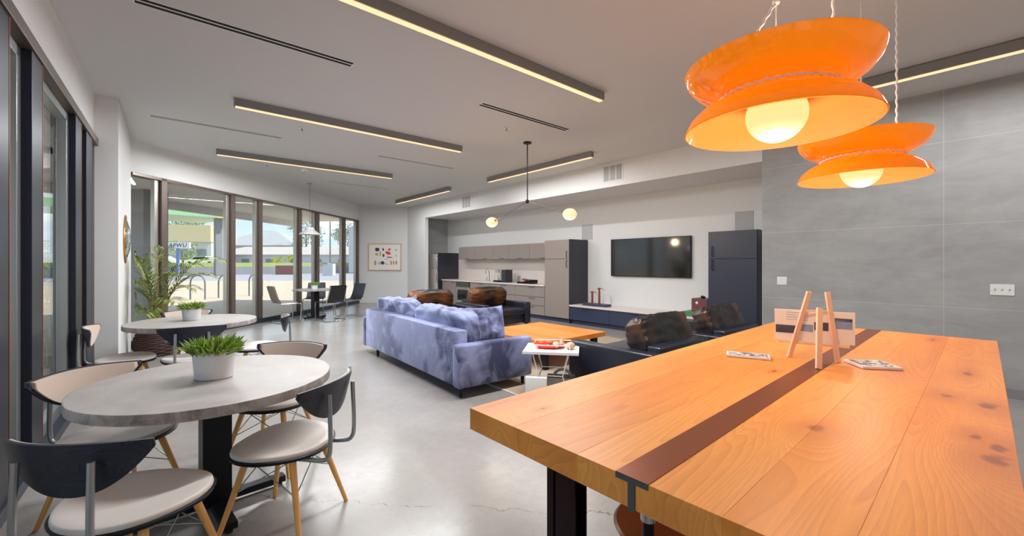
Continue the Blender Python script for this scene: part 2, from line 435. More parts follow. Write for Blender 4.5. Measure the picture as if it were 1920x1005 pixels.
# ================================================================== THE SETTING
H = 3.46; XS = 6.85; XW = 8.10; YB = -3.0
def wl(y): return -.66 + .03*(y-3.7)       # inner face of the left glazed wall
far_c = (6.88, 13.76)
poly_floor = [(wl(YB), YB), (XW, YB), (XW, 13.2), (6.85, 13.8), (BW.x, BW.y), (AW.x, AW.y), (-.34, 7.16), (wl(7.16), 7.16)]
struct(MB().prism(poly_floor, -.12, 0).build('floor', 'floor', smooth=False))
# main ceiling up to the crease, then the slightly sloped band towards the soffit
o = MB().prism([(wl(YB), YB), (5.5, YB), (5.5, 14.93), (BW.x, BW.y), (AW.x, AW.y), (-.34, 7.16), (wl(7.16), 7.16)], H, H+.25).build('ceiling', 'ceil', smooth=False); struct(o)
mb = MB(); mb.fix = True
a = [(5.5, YB, H), (XS+.02, YB, H-.07), (XS+.02, 13.85, H-.07), (5.5, 14.95, H)]
bv = [mb.bm.verts.new(p) for p in a]; tv = [mb.bm.verts.new((p[0], p[1], H+.25)) for p in a]
mb.bm.faces.new(bv); mb.bm.faces.new(tv)
for i in range(4): mb.bm.faces.new((bv[i], bv[(i+1) % 4], tv[(i+1) % 4], tv[i]))
struct(mb.build('ceiling_slope', 'ceil', smooth=False))
struct(MB().box(-3.4, 9.2, YB-.3, 9.0, H+.25, H+.5).box(-.8, 9.2, 9.0, 15.6, H+.25, H+.5).build('ceiling_roof', 'soffitout', smooth=False))  # unseen roof slab, added to keep the sun out of the room
# right tiled wall, bulkhead and alcove
struct(MB().box(XS, XS+.15, YB, 2.36, 0, H).build('wall_right', 'tile', smooth=False))
struct(MB().box(XS, XW+.1, 2.36, 12.54, 2.92, H).build('trim_1', 'wall', smooth=False))
struct(MB().box(XW, XW+.15, 2.2, 13.4, 0, H).build('wall_television', 'wall', smooth=False))
struct(MB().box(XS+.15, XW+.1, 2.21, 2.36, 0, H).build('wall_alcove', 'wall', smooth=False))
struct(MB().box(XS, XS+.12, 12.54, 13.83, 0, H).build('wall_column', 'wall', smooth=False))
struct(MB().box(XS+.1, XW+.1, 13.15, 13.3, 0, H).build('wall_fridge', 'tile', smooth=False))
# far wall with the picture, parallel to the picture plane
d = Vector((BW.x-far_c[0], BW.y-far_c[1])); 
nn = Vector((-d.y, d.x)).normalized()*.15
if nn.y < 0: nn = -nn
struct(MB().prism([(BW.x, BW.y), (far_c[0]+.12, far_c[1]-.07), (far_c[0]+.12+nn.x, far_c[1]+nn.y), (BW.x+nn.x, BW.y+nn.y)], 0, H).build('wall_far', 'wall', smooth=False))
dn = d.normalized(); q = nn.normalized()*-.014
struct(MB().prism([(BW.x, BW.y), (far_c[0], far_c[1]), (far_c[0]+q.x, far_c[1]+q.y), (BW.x+q.x, BW.y+q.y)], 0, .11).build('baseboard_far', 'wall', smooth=False))
struct(MB().box(XS-.012, XS, YB, 2.36, 0, .1).build('baseboard_right', 'greyhouse', smooth=False))
struct(MB().box(wl(YB), XS, YB-.15, YB, 0, H).build('wall_back', 'wall', smooth=False))
# wall above the window wall, wall stub with the mirror
def along(t, off=0, z=0): p = AW+UW*t+NW*off; return (p.x, p.y, z)
rotw = math.atan2(UW.y, UW.x)
def wbox(mb, t0, t1, o0, o1, z0, z1, bev=0): return mb.box(t0, t1, o0, o1, z0, z1, bev, mat=T((AW.x, AW.y, 0), rz=rotw))
HEAD = 2.93
struct(wbox(MB(), -.1, LW+.05, 0, .25, HEAD, H).build('wall_window_head', 'wall', smooth=False))
struct(MB().prism([(-.345, 7.16), (-.30, 9.40), (-.46, 9.56), (-.9, 9.4), (-.9, 7.16)], 0, H).build('wall_left_pier', 'wall', smooth=False))
struct(wbox(MB(), 0, LW, -.05, .12, 0, .11, .004).build('trim_2', 'sill', smooth=False))
struct(wbox(MB(), 0, LW, -.03, .12, HEAD-.05, HEAD, .004).build('trim_3', 'bronze', smooth=False))
# window wall: glazing panes and posts
posts = [(.43, .63), (2.05, 2.25), (2.92, 3.10), (4.46, 4.66), (5.30, 5.52), (6.88, 7.08), (7.86, 8.02)]
edges = [0.0] + [x for p in posts for x in p]
n = 1
for i, (a0, a1) in enumerate(posts):
    w_ = tag(bpy.data.objects.new('window_%d' % n, None)); COL.objects.link(w_); struct(w_); w_.location = (0, 0, 0); n += 1
    t0 = edges[0] if i == 0 else posts[i-1][1]
    if a0 - t0 > .05: wbox(MB(), t0, a0, .045, .055, .11, HEAD-.05).build('pane', 'glass', w_, smooth=False)
    m1 = MB(); wd = (a1-a0)
    wbox(m1, a0+wd*.45, a1, -.03, .12, .1, HEAD, .003)
    m1.build('window_post', 'bronze', w_, smooth=False)
    m2 = MB(); wbox(m2, a0, a0+wd*.38, .02, .10, .1, HEAD, .003); m2.build('window_frame', 'steel', w_, smooth=False)
# left glazed wall with tall dark sliding panels
rl = math.atan(-.03)
def lbox(mb, y0, y1, x0, x1, z0, z1, bev=0): return mb.box(x0, x1, y0-3.7, y1-3.7, z0, z1, bev, mat=T((-.66, 3.7, 0), rz=rl))
struct(lbox(MB(), YB-.3, 7.16, -.25, 0, 2.93, H).build('wall_left_head', 'wall', smooth=False))
struct(lbox(MB(), YB-.3, 7.16, -.22, .035, 2.84, 2.93, .004).build('trim_4', 'bronze', smooth=False))
struct(lbox(MB(), YB-.3, 7.16, -.22, .04, 0, .07, .004).build('trim_5', 'sill', smooth=False))
lp = [(-1.3, -1.1), (.9, 1.1), (2.3, 2.45), (3.30, 3.72), (4.22, 4.50), (5.80, 6.10), (6.42, 6.78)]
for i, (a0, a1) in enumerate(lp):
    w_ = bpy.data.objects.new('window_%d' % n, None); COL.objects.link(w_); struct(w_); n += 1
    lbox(MB(), a0, a1, -.12, .02, .07, 2.84, .004).build('window_post', 'frame', w_, smooth=False)
    t0 = YB if i == 0 else lp[i-1][1]
    lbox(MB(), t0, a0, -.075, -.065, .07, 2.84).build('pane', 'glass', w_, smooth=False)
    if a0 - t0 > .2:
        s1 = MB(); lbox(s1, a0-.09, a0, -.10, -.03, .07, 2.84, .003); lbox(s1, t0, a0, -.10, -.03, 2.76, 2.84, .003); lbox(s1, t0, a0, -.10, -.03, .07, .17, .003)
        s1.build('window_frame', 'rod', w_, smooth=False)
    lbox(MB(), a1, a1+.012, -.03, .022, .07, 2.84).build('window_edge', 'copper', w_, smooth=False)
w_ = bpy.data.objects.new('window_%d' % n, None); COL.objects.link(w_); struct(w_); n += 1
lbox(MB(), 6.79, 7.15, -.12, 0, .07, 2.84).build('window_post', 'frame', w_, smooth=False)

# ================================================================== CEILING FIXTURES
def linear_light(label, x0, x1, y0, y1, zc, warm=1.0, group='linear ceiling lights'):
    cx, cy = (x0+x1)/2, (y0+y1)/2; lx = x1-x0; ly = y1-y0
    t = thing('linear_light', label, 'ceiling light', (cx, cy, zc), 0, group)
    MB().box(-lx/2, lx/2, -ly/2, ly/2, -.10, 0, .003).build('housing', 'greyhouse', t, smooth=False)
    b = .014
    MB().box(-lx/2+b, lx/2-b, -ly/2+b, ly/2-b, -.108, -.099).build('diffuser', 'diff', t, smooth=False)
    dl = bpy.data.lights.new('strip_glow', 'AREA'); ol = bpy.data.objects.new('strip_glow', dl); COL.objects.link(ol); ol.parent = t
    dl.shape = 'RECTANGLE'; dl.size = lx-.05; dl.size_y = ly-.03 if ly < 1 else ly-.05
    dl.energy = 62 if lx > 1 else 19; dl.color = (.96, .985, 1); ol.location = (0, 0, -.115); return t
w = .085
linear_light('long grey strip light with warm diffuser, nearest of those running across, top centre', .95, 4.09, 3.16-w/2, 3.16+w/2, H)
linear_light('long grey strip light with warm diffuser, middle of the three crossing the main ceiling', .75, 4.09, 6.2-w/2, 6.2+w/2, H)
linear_light('long grey strip light with warm diffuser, closest to the window wall', .84, 4.16, 9.17-w/2, 9.17+w/2, H)
linear_light('strip light along the bulkhead, just left of the large air grille', 6.02-w/2, 6.02+w/2, 4.86, 7.96, H-.03)
linear_light('strip light at the far end along the bulkhead, nearest the framed picture', 5.96-w/2, 5.96+w/2, 9.58, 12.8, H-.032)
linear_light('strip light above the grey tiled wall, behind the orange pendant lamps', 5.96-w/2, 5.96+w/2, -2.1, 1.04, H-.03)
def slot(label, x0, x1, y, wd=.13):
    t = thing('slot_diffuser', label, 'ceiling vent', ((x0+x1)/2, y, H), 0, 'slot air diffusers in the ceiling'); l = x1-x0
    m = MB().box(-l/2, l/2, -wd/2, -wd/2+.012, -.004, 0).box(-l/2, l/2, wd/2-.012, wd/2, -.004, 0).box(-l/2, l/2, -.008, .008, -.004, 0)
    m.box(-l/2-.012, -l/2, -wd/2, wd/2, -.004, 0).box(l/2, l/2+.012, -wd/2, wd/2, -.004, 0)
    m.build('frame', 'white', t, smooth=False)
    MB().box(-l/2, l/2, -wd/2+.012, -.008, -.002, 0).box(-l/2, l/2, .008, wd/2-.012, -.002, 0).build('slot', 'gap', t, smooth=False)
slot('long dark slot air diffuser at top left, nearest the glazed wall', -.12, 1.55, 4.37)
slot('thin slot air diffuser on the left, between the glazed wall and middle strip light', -.05, 1.58, 7.68, .1)
slot('twin slot air diffuser in front of the black rod chandelier', 3.19, 4.83, 4.38)
slot('slot air diffuser between the middle and farthest cross strip lights', 3.24, 4.92, 7.76, .1)
slot('slot air diffuser farthest away, near the picture wall', 3.32, 4.92, 11.05, .1)
for (x, y, lab) in ((1.7, 6.91, 'small white sprinkler cap in front of the middle strip light'), (1.77, 9.92, 'small white sprinkler cap above the window wall'), (4.05, 4.9, 'small white sprinkler cap near the chandelier')):
    t = thing('sprinkler_head', lab, 'sprinkler', (x, y, H), 0, 'ceiling sprinklers')
    MB().cyl((0, 0, -.008), (0, 0, 0), .045).build('plate', 'white', t); MB().cyl((0, 0, -.04), (0, 0, -.008), .012).cyl((0, 0, -.045), (0, 0, -.04), .022).build('nozzle', 'steel', t)
t = thing('smoke_detector', 'round white smoke detector beside the farthest strip light', 'smoke detector', (2.5, 9.95, H))
MB().lathe([(0, 0), (.07, 0), (.07, -.02), (.05, -.04), (0, -.045)]).build('body', 'white', t); MB().cyl((0, 0, -.05), (0, 0, -.04), .02).build('sensor', 'grille', t)
# chandelier
t = thing('chandelier', 'black rod chandelier with two glowing opal globes, over the lounge', 'chandelier', (4.81, 5.27, H))
MB().lathe([(0, 0), (.07, 0), (.07, -.02), (.02, -.03), (0, -.03)]).build('canopy', 'black', t)
MB().cyl((0, 0, -1.0), (0, 0, -.02), .009).build('rod', 'black', t)
MB().ball((0, 0, -1.0), .035).build('hub', 'black', t)
rt = Vector((.7627, -.6468, 0)); fw = Vector((.6468, .7627, 0))
for sg in (-1, 1):
    e = rt*(.63*sg) - fw*(.64*sg) + Vector((0, 0, -1.29)); hub = Vector((0, 0, -1.0)); dd = (e-hub).normalized()
    ar = MB().cyl(hub, e-dd*.09, .007).build('arm', 'bronze', t)
    MB().cyl(e-dd*.115, e-dd*.06, .03, .045).build('socket', 'gold', ar)
    g = MB().ball(e, .11, 1, 1, .82).build('globe', 'globe', t)
    pl = bpy.data.lights.new('globe_glow', 'POINT'); po = bpy.data.objects.new('globe_glow', pl); COL.objects.link(po); po.parent = t
    po.location = e - Vector((0, 0, .16)); pl.energy = 6; pl.color = (1, .75, .45); pl.shadow_soft_size = .08
# white dome pendant over the far table
t = thing('pendant_lamp', 'small white cone pendant lamp over the far round table', 'pendant lamp', (3.04, 11.62, H))
MB().cyl((0, 0, -.025), (0, 0, 0), .06).build('canopy', 'steel', t)
MB().cyl((0, 0, -1.2), (0, 0, -.02), .004).build('cord', 'black', t)
MB().lathe([(0, -1.13), (.10, -1.13), (.115, -1.19), (.25, -1.29), (.25, -1.315), (.235, -1.315), (.1, -1.21), (0, -1.2)]).build('shade', 'lampwhite', t)
# orange pendants
def orange_pendant(label, x, y):
    z0 = 1.975; t = thing('orange_pendant', label, 'pendant lamp', (x, y, z0), 0, 'orange double bowl pendants')
    rr = .345
    lo = [(0, .126), (.12, .125), (.18, .119), (.235, .103), (.285, .077), (.322, .043), (rr, 0)]
    ou = [(0, .132), (.12, .131), (.18, .125), (.24, .108), (.292, .081), (.328, .046), (rr+.004, 0)]
    MB().lathe(ou + [(rr, -.001)], seg=64).build('lower_bowl', 'orange', t, angle=60)
    MB().lathe([(r*.995, z-.004) for r, z in lo], seg=64).build('lower_lining', 'inner', t, angle=60)
    up = [(0, .138), (.19, .139), (.235, .147), (.28, .166), (.315, .192), (.338, .222), (rr+.004, .255)]
    ui = [(rr, .255), (.332, .224), (.308, .197), (.273, .172), (.23, .154), (.18, .146), (0, .145)]
    MB().lathe(up+ui, seg=64).build('upper_bowl', 'orange', t, angle=60)
    pts = []
    for k in range(120):
        a = k*2*PI/120; r = .216+.004*math.sin(a*40); pts.append((r*math.cos(a), r*math.sin(a), .130+.004*math.cos(a*40)))
    MB().tube(pts, .0055, 6, True).build('rope_ring', 'rope', t)
    MB().ball((0, 0, .055), .112, seg=32, ring=20).build('bulb', 'bulb', t)
    MB().cyl((0, 0, .155), (0, 0, H-z0), .003).build('wire', 'white', t)
    def cordp(p0, p1, nseg=60, tw=.0028):
        p0 = Vector(p0); p1 = Vector(p1); out = []
        for k in range(nseg+1):
            a = k*1.3; out.append(p0.lerp(p1, k/nseg)+Vector((tw*math.cos(a), tw*math.sin(a), 0)))
        return out
    l = -rt; c = l*.26+Vector((0, 0, .12)); hubp = Vector((0, 0, .52))
    MB().tube(cordp(l*.245+Vector((0, 0, .14)), l*.36*.28+Vector((0, 0, .36)), 30).__add__(cordp(l*.1+Vector((0, 0, .36)), hubp, 20)), .006, 6).build('cord', 'rope', t)
    rgt = rt*.235-fw*.0
    MB().tube(cordp(rgt+Vector((0, 0, .14)), rgt+Vector((0, 0, H-z0)), 110), .006, 6).build('cord', 'rope', t)
    MB().ball(hubp, .014).build('knot', 'rope', t)
    pl = bpy.data.lights.new('bulb_glow', 'POINT'); po = bpy.data.objects.new('bulb_glow', pl); COL.objects.link(po); po.parent = t
    po.location = (0, 0, -.16); pl.energy = 5; pl.color = (1, .84, .6); pl.shadow_soft_size = .05
    pl = bpy.data.lights.new('bowl_glow', 'POINT'); po = bpy.data.objects.new('bowl_glow', pl); COL.objects.link(po); po.parent = t  # added light inside the upper bowl, makes the orange glass glow
    po.location = (0, 0, .235); pl.energy = 2.2; pl.color = (1, .92, .7); pl.shadow_soft_size = .06
orange_pendant('large orange double bowl pendant nearest the camera, above the wooden table', 1.954, .62)
orange_pendant('orange double bowl pendant farther back, nearer the grey tiled wall', 3.55, .63)

# ================================================================== FURNITURE
# the bar table
def bar_table():
    X0, X1, Y0, Y1, z = .81, 3.87, -.035, 1.13, .95
    t = thing('bar_table', 'large thick orange oak bar table with steel inlay, filling the lower right', 'table', (X0, Y0, 0), R(1.5))
    m = MB(); L_ = X1-X0; W_ = Y1-Y0; th = .068
    seams = [(0, .20), (.20, .378), (.378, .5595), (.5775, .722), (.722, .956), (.956, W_)]
    for a0, a1 in seams: m.box(0, L_, a0, a1, z-th, z, .0009)
    m.build('tabletop', 'oak', t, smooth=False)
    MB().box(-.001, L_+.001, .528, .609, z-.011, z+.0015).build('steel_inlay', 'tsteel', t, smooth=False)
    MB().box(-.0022, -.0008, .528, .609, z-.012, z).box(-.0022, .02, .560, .577, z-th-.004, z-.012).build('steel_web', 'tgrey', t, smooth=False)
    zb = z-th
    for xx in (.14, L_-.20):
        for y0 in (.18, .845):
            m = MB().box(xx, xx+.006, y0, y0+.075, .03, zb).box(xx+.05, xx+.056, y0, y0+.075, .03, zb).box(xx+.005, xx+.051, y0+.034, y0+.041, .03, zb)
            m.box(xx, xx+.04, y0+.083, y0+.112, .03, zb, .003)
            m.build('leg', 'redsteel', t, smooth=False)
        MB().box(xx-.03, xx+.09, .06, W_-.06, 0, .03, .003).build('foot_plate', 'black', t, smooth=False)
    sp_ = MB().cyl((.04, .552, 0), (.04, .552, .855), .013).build('support_post', 'redsteel', t); MB().cyl((.04, .552, .85), (.04, .552, zb), .017).build('collar', 'chrome', sp_)
    MB().cyl((.19, .865, .19), (.34, .865, .19), .018).build('foot_rail', 'redsteel', t)
bar_table()
def stool(label, x, y, rz, zs=.66, back=True):
    t = thing('bar_stool', label, 'stool', (x, y, 0), rz, 'wooden seat stools at the bar table')
    MB().lathe([(0, zs-.014), (.165, zs-.012), (.178, zs+.002), (.17, zs+.010), (.1, zs+.004), (0, zs)], seg=48).build('seat', 'stoolwood', t)
    MB().cyl((0, 0, .06), (0, 0, zs-.012), .022).build('post', 'redsteel', t)
    MB().lathe([(0, 0), (.2, 0), (.2, .012), (.05, .03), (0, .03)], seg=40).build('base', 'black', t)
    MB().tube([(.13*math.cos(a*PI/12), .13*math.sin(a*PI/12), .25) for a in range(24)], .008, 8, True).cyl((-.13, 0, .25), (.13, 0, .25), .006).build('foot_ring', 'chrome', t)
    if not back: return
    b = MB().tube([(0, -.02, zs-.03), (0, -.15, zs-.02), (0, -.19, zs+.03), (0, -.2, zs+.13)], .01, 8, smooth=2).build('back_support', 'redsteel', t)
    def fn(u, v):
        a = (u-.5)*1.5; return Vector((.19*math.sin(a), .03-.23*math.cos(a)+(.0), zs+.10+v*.09))
    m = MB(); m.grid(fn, 16, 3); m.grid(lambda u, v: fn(u, v)+Vector((-math.sin((u-.5)*1.5)*.012, math.cos((u-.5)*1.5)*.012, 0)), 16, 3)
    m.build('backrest', 'stoolwood', t)
stool('round bent plywood stool tucked under the near end of the bar table', 1.15, .62, R(-90), .655, False)
stool('plywood stool standing at the right edge of the frame beyond the bar table', 2.36, -.22, R(0), .60)

# planters
def leaf_clump(m, n, r, h, ln, wd, zb, seed=1, up=.5):
    rd = random.Random(seed)
    for k in range(n):
        a = rd.random()*2*PI; q = math.sqrt(rd.random())*r
        b = Vector((q*math.cos(a), q*math.sin(a), zb+rd.random()*h*.5))
        da = a+rd.uniform(-.9, .9); tilt = rd.uniform(.15, 1.25)*(.35+q/r*.65)
        d = Vector((math.sin(tilt)*math.cos(da), math.sin(tilt)*math.sin(da), math.cos(tilt)))
        l = ln*rd.uniform(.6, 1.15); s = d.cross(Vector((rd.uniform(-1, 1), rd.uniform(-1, 1), .3))).normalized()*wd*.5
        p0 = b; p1 = b+d*l*.5+Vector((0, 0, .02*ln)); p2 = b+d*l-Vector((0, 0, .12*l))
        nn_ = s.cross(d).normalized()*wd*.25
        v = [m.bm.verts.new(x) for x in (p0-s*.4, p0+s*.4, p1+s, p1-s, p2, p1-nn_)]
        m.bm.faces.new((v[0], v[5], v[3])); m.bm.faces.new((v[0], v[1], v[5])); m.bm.faces.new((v[1], v[2], v[5])); m.bm.faces.new((v[3], v[5], v[4])); m.bm.faces.new((v[5], v[2], v[4]))
def planter(label, x, y, z, s, rz, seed, sx=1.0):
    t = thing('potted_succulent', label, 'potted plant', (x, y, z), rz, 'potted succulents on the tables')
    MB().lathe([(0, 0), (.088*s, 0), (.094*s, .004*s), (.106*s, .145*s), (.104*s, .148*s), (.098*s, .145*s), (.094*s, .12*s), (0, .12*s)], seg=40, sx=sx, sy=.82).build('pot', 'ceramic', t)
    MB().lathe([(.096*s, .118*s), (.05*s, .126*s), (0, .128*s)], seg=24, sx=sx, sy=.82).build('soil', 'soil', t)
    m = MB(); m.fix = False; leaf_clump(m, 520, .105*s, .05*s, .092*s, .014*s, .13*s, seed)
    m.build('foliage', 'leaf', t, smooth=False)
planter('white pot with green succulent on the nearest round table', .265, 3.01, .75, 1.06, R(-40), 3)
planter('white pot with low succulent on the second round table', .33, 6.20, .75, .95, R(-40), 5)
planter('small white pot with grass tuft on the far window table', 3.12, 11.5, .745, .82, 0, 9, .95)

# round concrete tables
def round_table(label, x, y, r, th=.05, name='round_table', rz=0, top='ctop', z=.75):
    t = thing(name, label, 'table', (x, y, 0), rz, 'round tables')
    MB().lathe([(0, z-th), (r-.004, z-th), (r-.004, z-.001), (r-.004, z), (0, z)], seg=96).build('tabletop', top, t)
    MB().lathe([(r-.005, z-th), (r-.001, z-th), (r, z-th+.003), (r, z-.003), (r-.001, z-.0002), (r-.005, z+.0003)], seg=96).build('edge_band', 'edgeband', t)
    return t
def post_base(t, z, L_, pw=.07):
    MB().box(-pw, pw, -pw, pw, .03, z, .003).build('post', 'black', t, smooth=False)
    b = MB().box(-L_, L_, -.035, .035, .022, .06, .003).box(-.035, .035, -L_, L_, .022, .0595, .003).build('foot_cross', 'black', t, smooth=False)
    for q in ((L_-.03, 0), (-L_+.03, 0), (0, L_-.03), (0, -L_+.03)): MB().cyl((*q, 0), (*q, .024), .018).build('foot', 'rubber', b)
    MB().box(-.16, .16, -.16, .16, z-.008, z, .002).build('mount_plate', 'black', t, smooth=False)
t = round_table('large round grey concrete-topped table nearest the camera', .27, 3.0, .615, rz=R(5)); post_base(t, .70, .37)
t = round_table('round grey concrete-topped table, second from camera, beside the potted palm', .35, 6.15, .625, rz=R(5)); post_base(t, .70, .37)
t = round_table('round grey table farthest away, beside the window wall', 3.13, 11.48, .52, .03, rz=R(20)); post_base(t, .72, .30)

# side chairs with upholstered seats and bent backs
def shield(w, dpt, n=44):
    P_ = []
    for k in range(n):
        a = k*2*PI/n; c, s = math.cos(a), math.sin(a)
        e = 2.3
        x = w/2*math.copysign(abs(c)**(2/e), c); y = dpt/2*math.copysign(abs(s)**(2/e), s)
        x *= 1-.16*(-y/(dpt/2)) if y < 0 else 1+.0*y
        P_.append((x*(1.0 if y > 0 else 1), y))
    return P_
def make_chair():
    t = thing('dining_chair', 'x', 'chair')
    # faces +Y, seat centre at the origin; dished shell and pad
    def dish(P_, z0, z1, s0=1.0, s1=1.0, dip=.012):
        m = MB(); rings = []
        for (sc, z) in ((s0, z0), (s0*1.0, (z0+z1)/2), (s1, z1), (s1*.97, z1+.004), (.8, z1+.002), (.5, z1-dip*.6), (.2, z1-dip)):
            rings.append([m.bm.verts.new((x*sc, y*sc, z + .018*((x*sc/.25)**2)*.5 + (.012 if y > .1 and False else 0))) for x, y in P_])
        cb = m.bm.verts.new((0, 0, z0)); ct = m.bm.verts.new((0, 0, z1-dip))
        n_ = len(P_)
        for A, B in zip(rings, rings[1:]):
            for k in range(n_): m.bm.faces.new((A[k], A[(k+1) % n_], B[(k+1) % n_], B[k]))
        for k in range(n_):
            m.bm.faces.new((rings[0][(k+1) % n_], rings[0][k], cb)); m.bm.faces.new((rings[-1][k], rings[-1][(k+1) % n_], ct))
        return m
    S = shield(.55, .485)
    dish(S, .420, .437, .97, 1.0, .0).build('seat_shell', 'black', t, angle=60)
    dish([(x*.965, y*.965) for x, y in S], .436, .458, .995, .985, .012).build('seat_pad', 'seatpad', t, angle=60)
    # backrest: half-moon, curved round the sitter
    def bp(u, v, off, sc=1.0):
        a = (u-.5)*2; # -1..1
        top = .805 - .012*a*a; bot = .60 + .165*abs(a)**2.3
        z = bot + (top-bot)*v
        z = .72+(z-.72)*sc; a2 = a*sc
        x = .275*a2; y = -.275 + .085*a2*a2 - .05*((z-.6)/.2) 
        nx = -2*.085*a2/.275; l = math.hypot(1, nx)
        return Vector((x+off*nx/l*1, y+off/l, z))
    def shellpart(o0, o1, sc, name, mat):
        m = MB(); m.grid(lambda u, v: bp(u, v, o0, sc), 28, 6); m.grid(lambda u, v: bp(u, v, o1, sc), 28, 6)
        for (f) in (lambda s: (s, 0), lambda s: (s, 1), lambda s: (0, s), lambda s: (1, s)):
            m.grid(lambda u, v: bp(*f(u), o0+(o1-o0)*v, sc), 28 if True else 6, 1)
        bmesh.ops.remove_doubles(m.bm, verts=m.bm.verts, dist=.0012)
        return m.build(name, mat, t, angle=50)
    shellpart(0, .013, 1.0, 'back_shell', 'ash')
    shellpart(.0125, .026, .93, 'back_pad', 'beige')
    for s in (-1, 1):
        MB().tube([(s*.10, -.05, .413), (s*.125, -.26, .405), (s*.13, -.315, .42), (s*.132, -.324, .50), (s*.128, -.315, .745)], .0115, 10, smooth=2).build('back_support', 'rod', t)
    tips = {}
    for sx in (-1, 1):
        for sy in (-1, 1):
            top = Vector((sx*.135, sy*.12, .418)); bot = Vector((sx*.235, sy*.225, 0)); tips[(sx, sy)] = (top, bot)
            MB().cyl(bot, top, .011, .018, 14).build('leg', 'legwood', t)
    m = MB()
    def on(k, f): a_, b_ = tips[k]; return a_.lerp(b_, f)
    for k1, k2 in (((-1, -1), (1, -1)), ((1, -1), (1, 1)), ((1, 1), (-1, 1)), ((-1, 1), (-1, -1))):
        m.tube([on(k1, .02), on(k2, .42)], .003, 6); m.tube([on(k2, .02), on(k1, .42)], .003, 6)
    m.build('wire_bracing', 'rod', t)
    return t
M['seatpad'] = M['grey_vinyl'] if False else simple('pale_taupe_vinyl', C(212, 204, 198), .42, var=.03)
chair = make_chair(); used = set()
def put_chair(x, y, ang, label, group):   # ang: heading of the front, degrees from +X
    place(chair, (x, y, 0), R(ang-90), label, group)
g1 = 'side chairs round the nearest table'; g2 = 'side chairs round the second table'
put_chair(-.06, 2.335, 50, 'upholstered side chair in the bottom left corner, navy wood back towards the camera', g1)
put_chair(.548, 2.555, 135, 'side chair right of the nearest table, its dark back and seat fully in view', g1)
put_chair(-.16, 3.28, -56, 'side chair between the nearest table and glazed wall, beige back pad showing', g1)
put_chair(.65, 3.40, 228, 'side chair behind the nearest table on its right, beige back pad above the tabletop', g1)
put_chair(-.22, 5.80, -3, 'side chair beside the white pier, seen side-on with its back to the glass', g2)
put_chair(.31, 5.40, 84, 'side chair in front of the second table, navy wood back behind the near succulent', g2)
put_chair(.93, 5.66, 168, 'side chair right of the second table, thin edge of its back standing up', g2)
put_chair(.36, 6.70, -82, 'side chair on the window side of the second table, only its back top showing', g2)

# cantilever chairs at the window table
def make_cantilever():
    t = thing('cantilever_chair', 'x', 'chair')
    def fn(o):
        def f(u, v):
            w_ = .24*(1-.10*v); x = (u-.5)*2*w_
            if v < .5: y = .23-.44*(v/.5); z = .46-.02*math.sin(v*2*PI)
            else: y = -.21-.12*((v-.5)/.5); z = .46+.40*((v-.5)/.5)
            k = math.exp(-((v-.5)/.07)**2); y += .02*k; z += .015*k
            return Vector((x, y+.012*(1-4*(u-.5)**2)*(-1 if v > .5 else 0), z+o-.012*(1-4*(u-.5)**2)*(1 if v < .5 else 0))) if True else None
        return f
    m = MB(); m.grid(fn(0), 8, 20); m.grid(lambda u, v: fn(0)(u, v)+Vector((0, .012 if v > .5 else 0, .014)), 8, 20)
    m.build('sling', 'slingmat', t)
    for s in (-1, 1):
        MB().tube([(s*.215, -.34, .86), (s*.235, -.215, .47), (s*.245, -.17, .45), (s*.245, .24, .455), (s*.245, .275, .42), (s*.245, .255, .05), (s*.245, .22, .014), (s*.245, -.25, .012)], .011, 8, smooth=2).build('side_frame', 'chrome', t)
    MB().cyl((-.25, -.25, .012), (.25, -.25, .012), .011).cyl((-.245, .1, .452), (.245, .1, .452), .009).build('cross_bar', 'chrome', t)
    return t
gc = 'cantilever chairs round the far table'
def cant(x, y, ang, label, mat):
    M['slingmat'] = M[mat]; t = make_cantilever(); t.location = (x, y, 0); t.rotation_euler.z = R(ang-90); t['label'] = label; t['group'] = gc
M['tanling'] = simple('tan_cane_sling', C(176, 160, 142), .6, var=.15, sc=60)
M['blacksling'] = simple('black_leather_sling', C(28, 30, 32), .3)
M['greysling'] = simple('charcoal_sling', C(60, 62, 68), .5)
cant(2.40, 11.25, 8, 'chrome cantilever chair with tan cane back, left of the far table', 'tanling')
cant(3.32, 10.85, 105, 'chrome cantilever chair with black leather back turned to the camera', 'blacksling')
cant(3.33, 12.25, -115, 'charcoal cantilever chair behind the far table against the window', 'greysling')
cant(3.93, 11.25, 197, 'chrome cantilever chair at the right of the far table, glossy black back', 'blacksling')

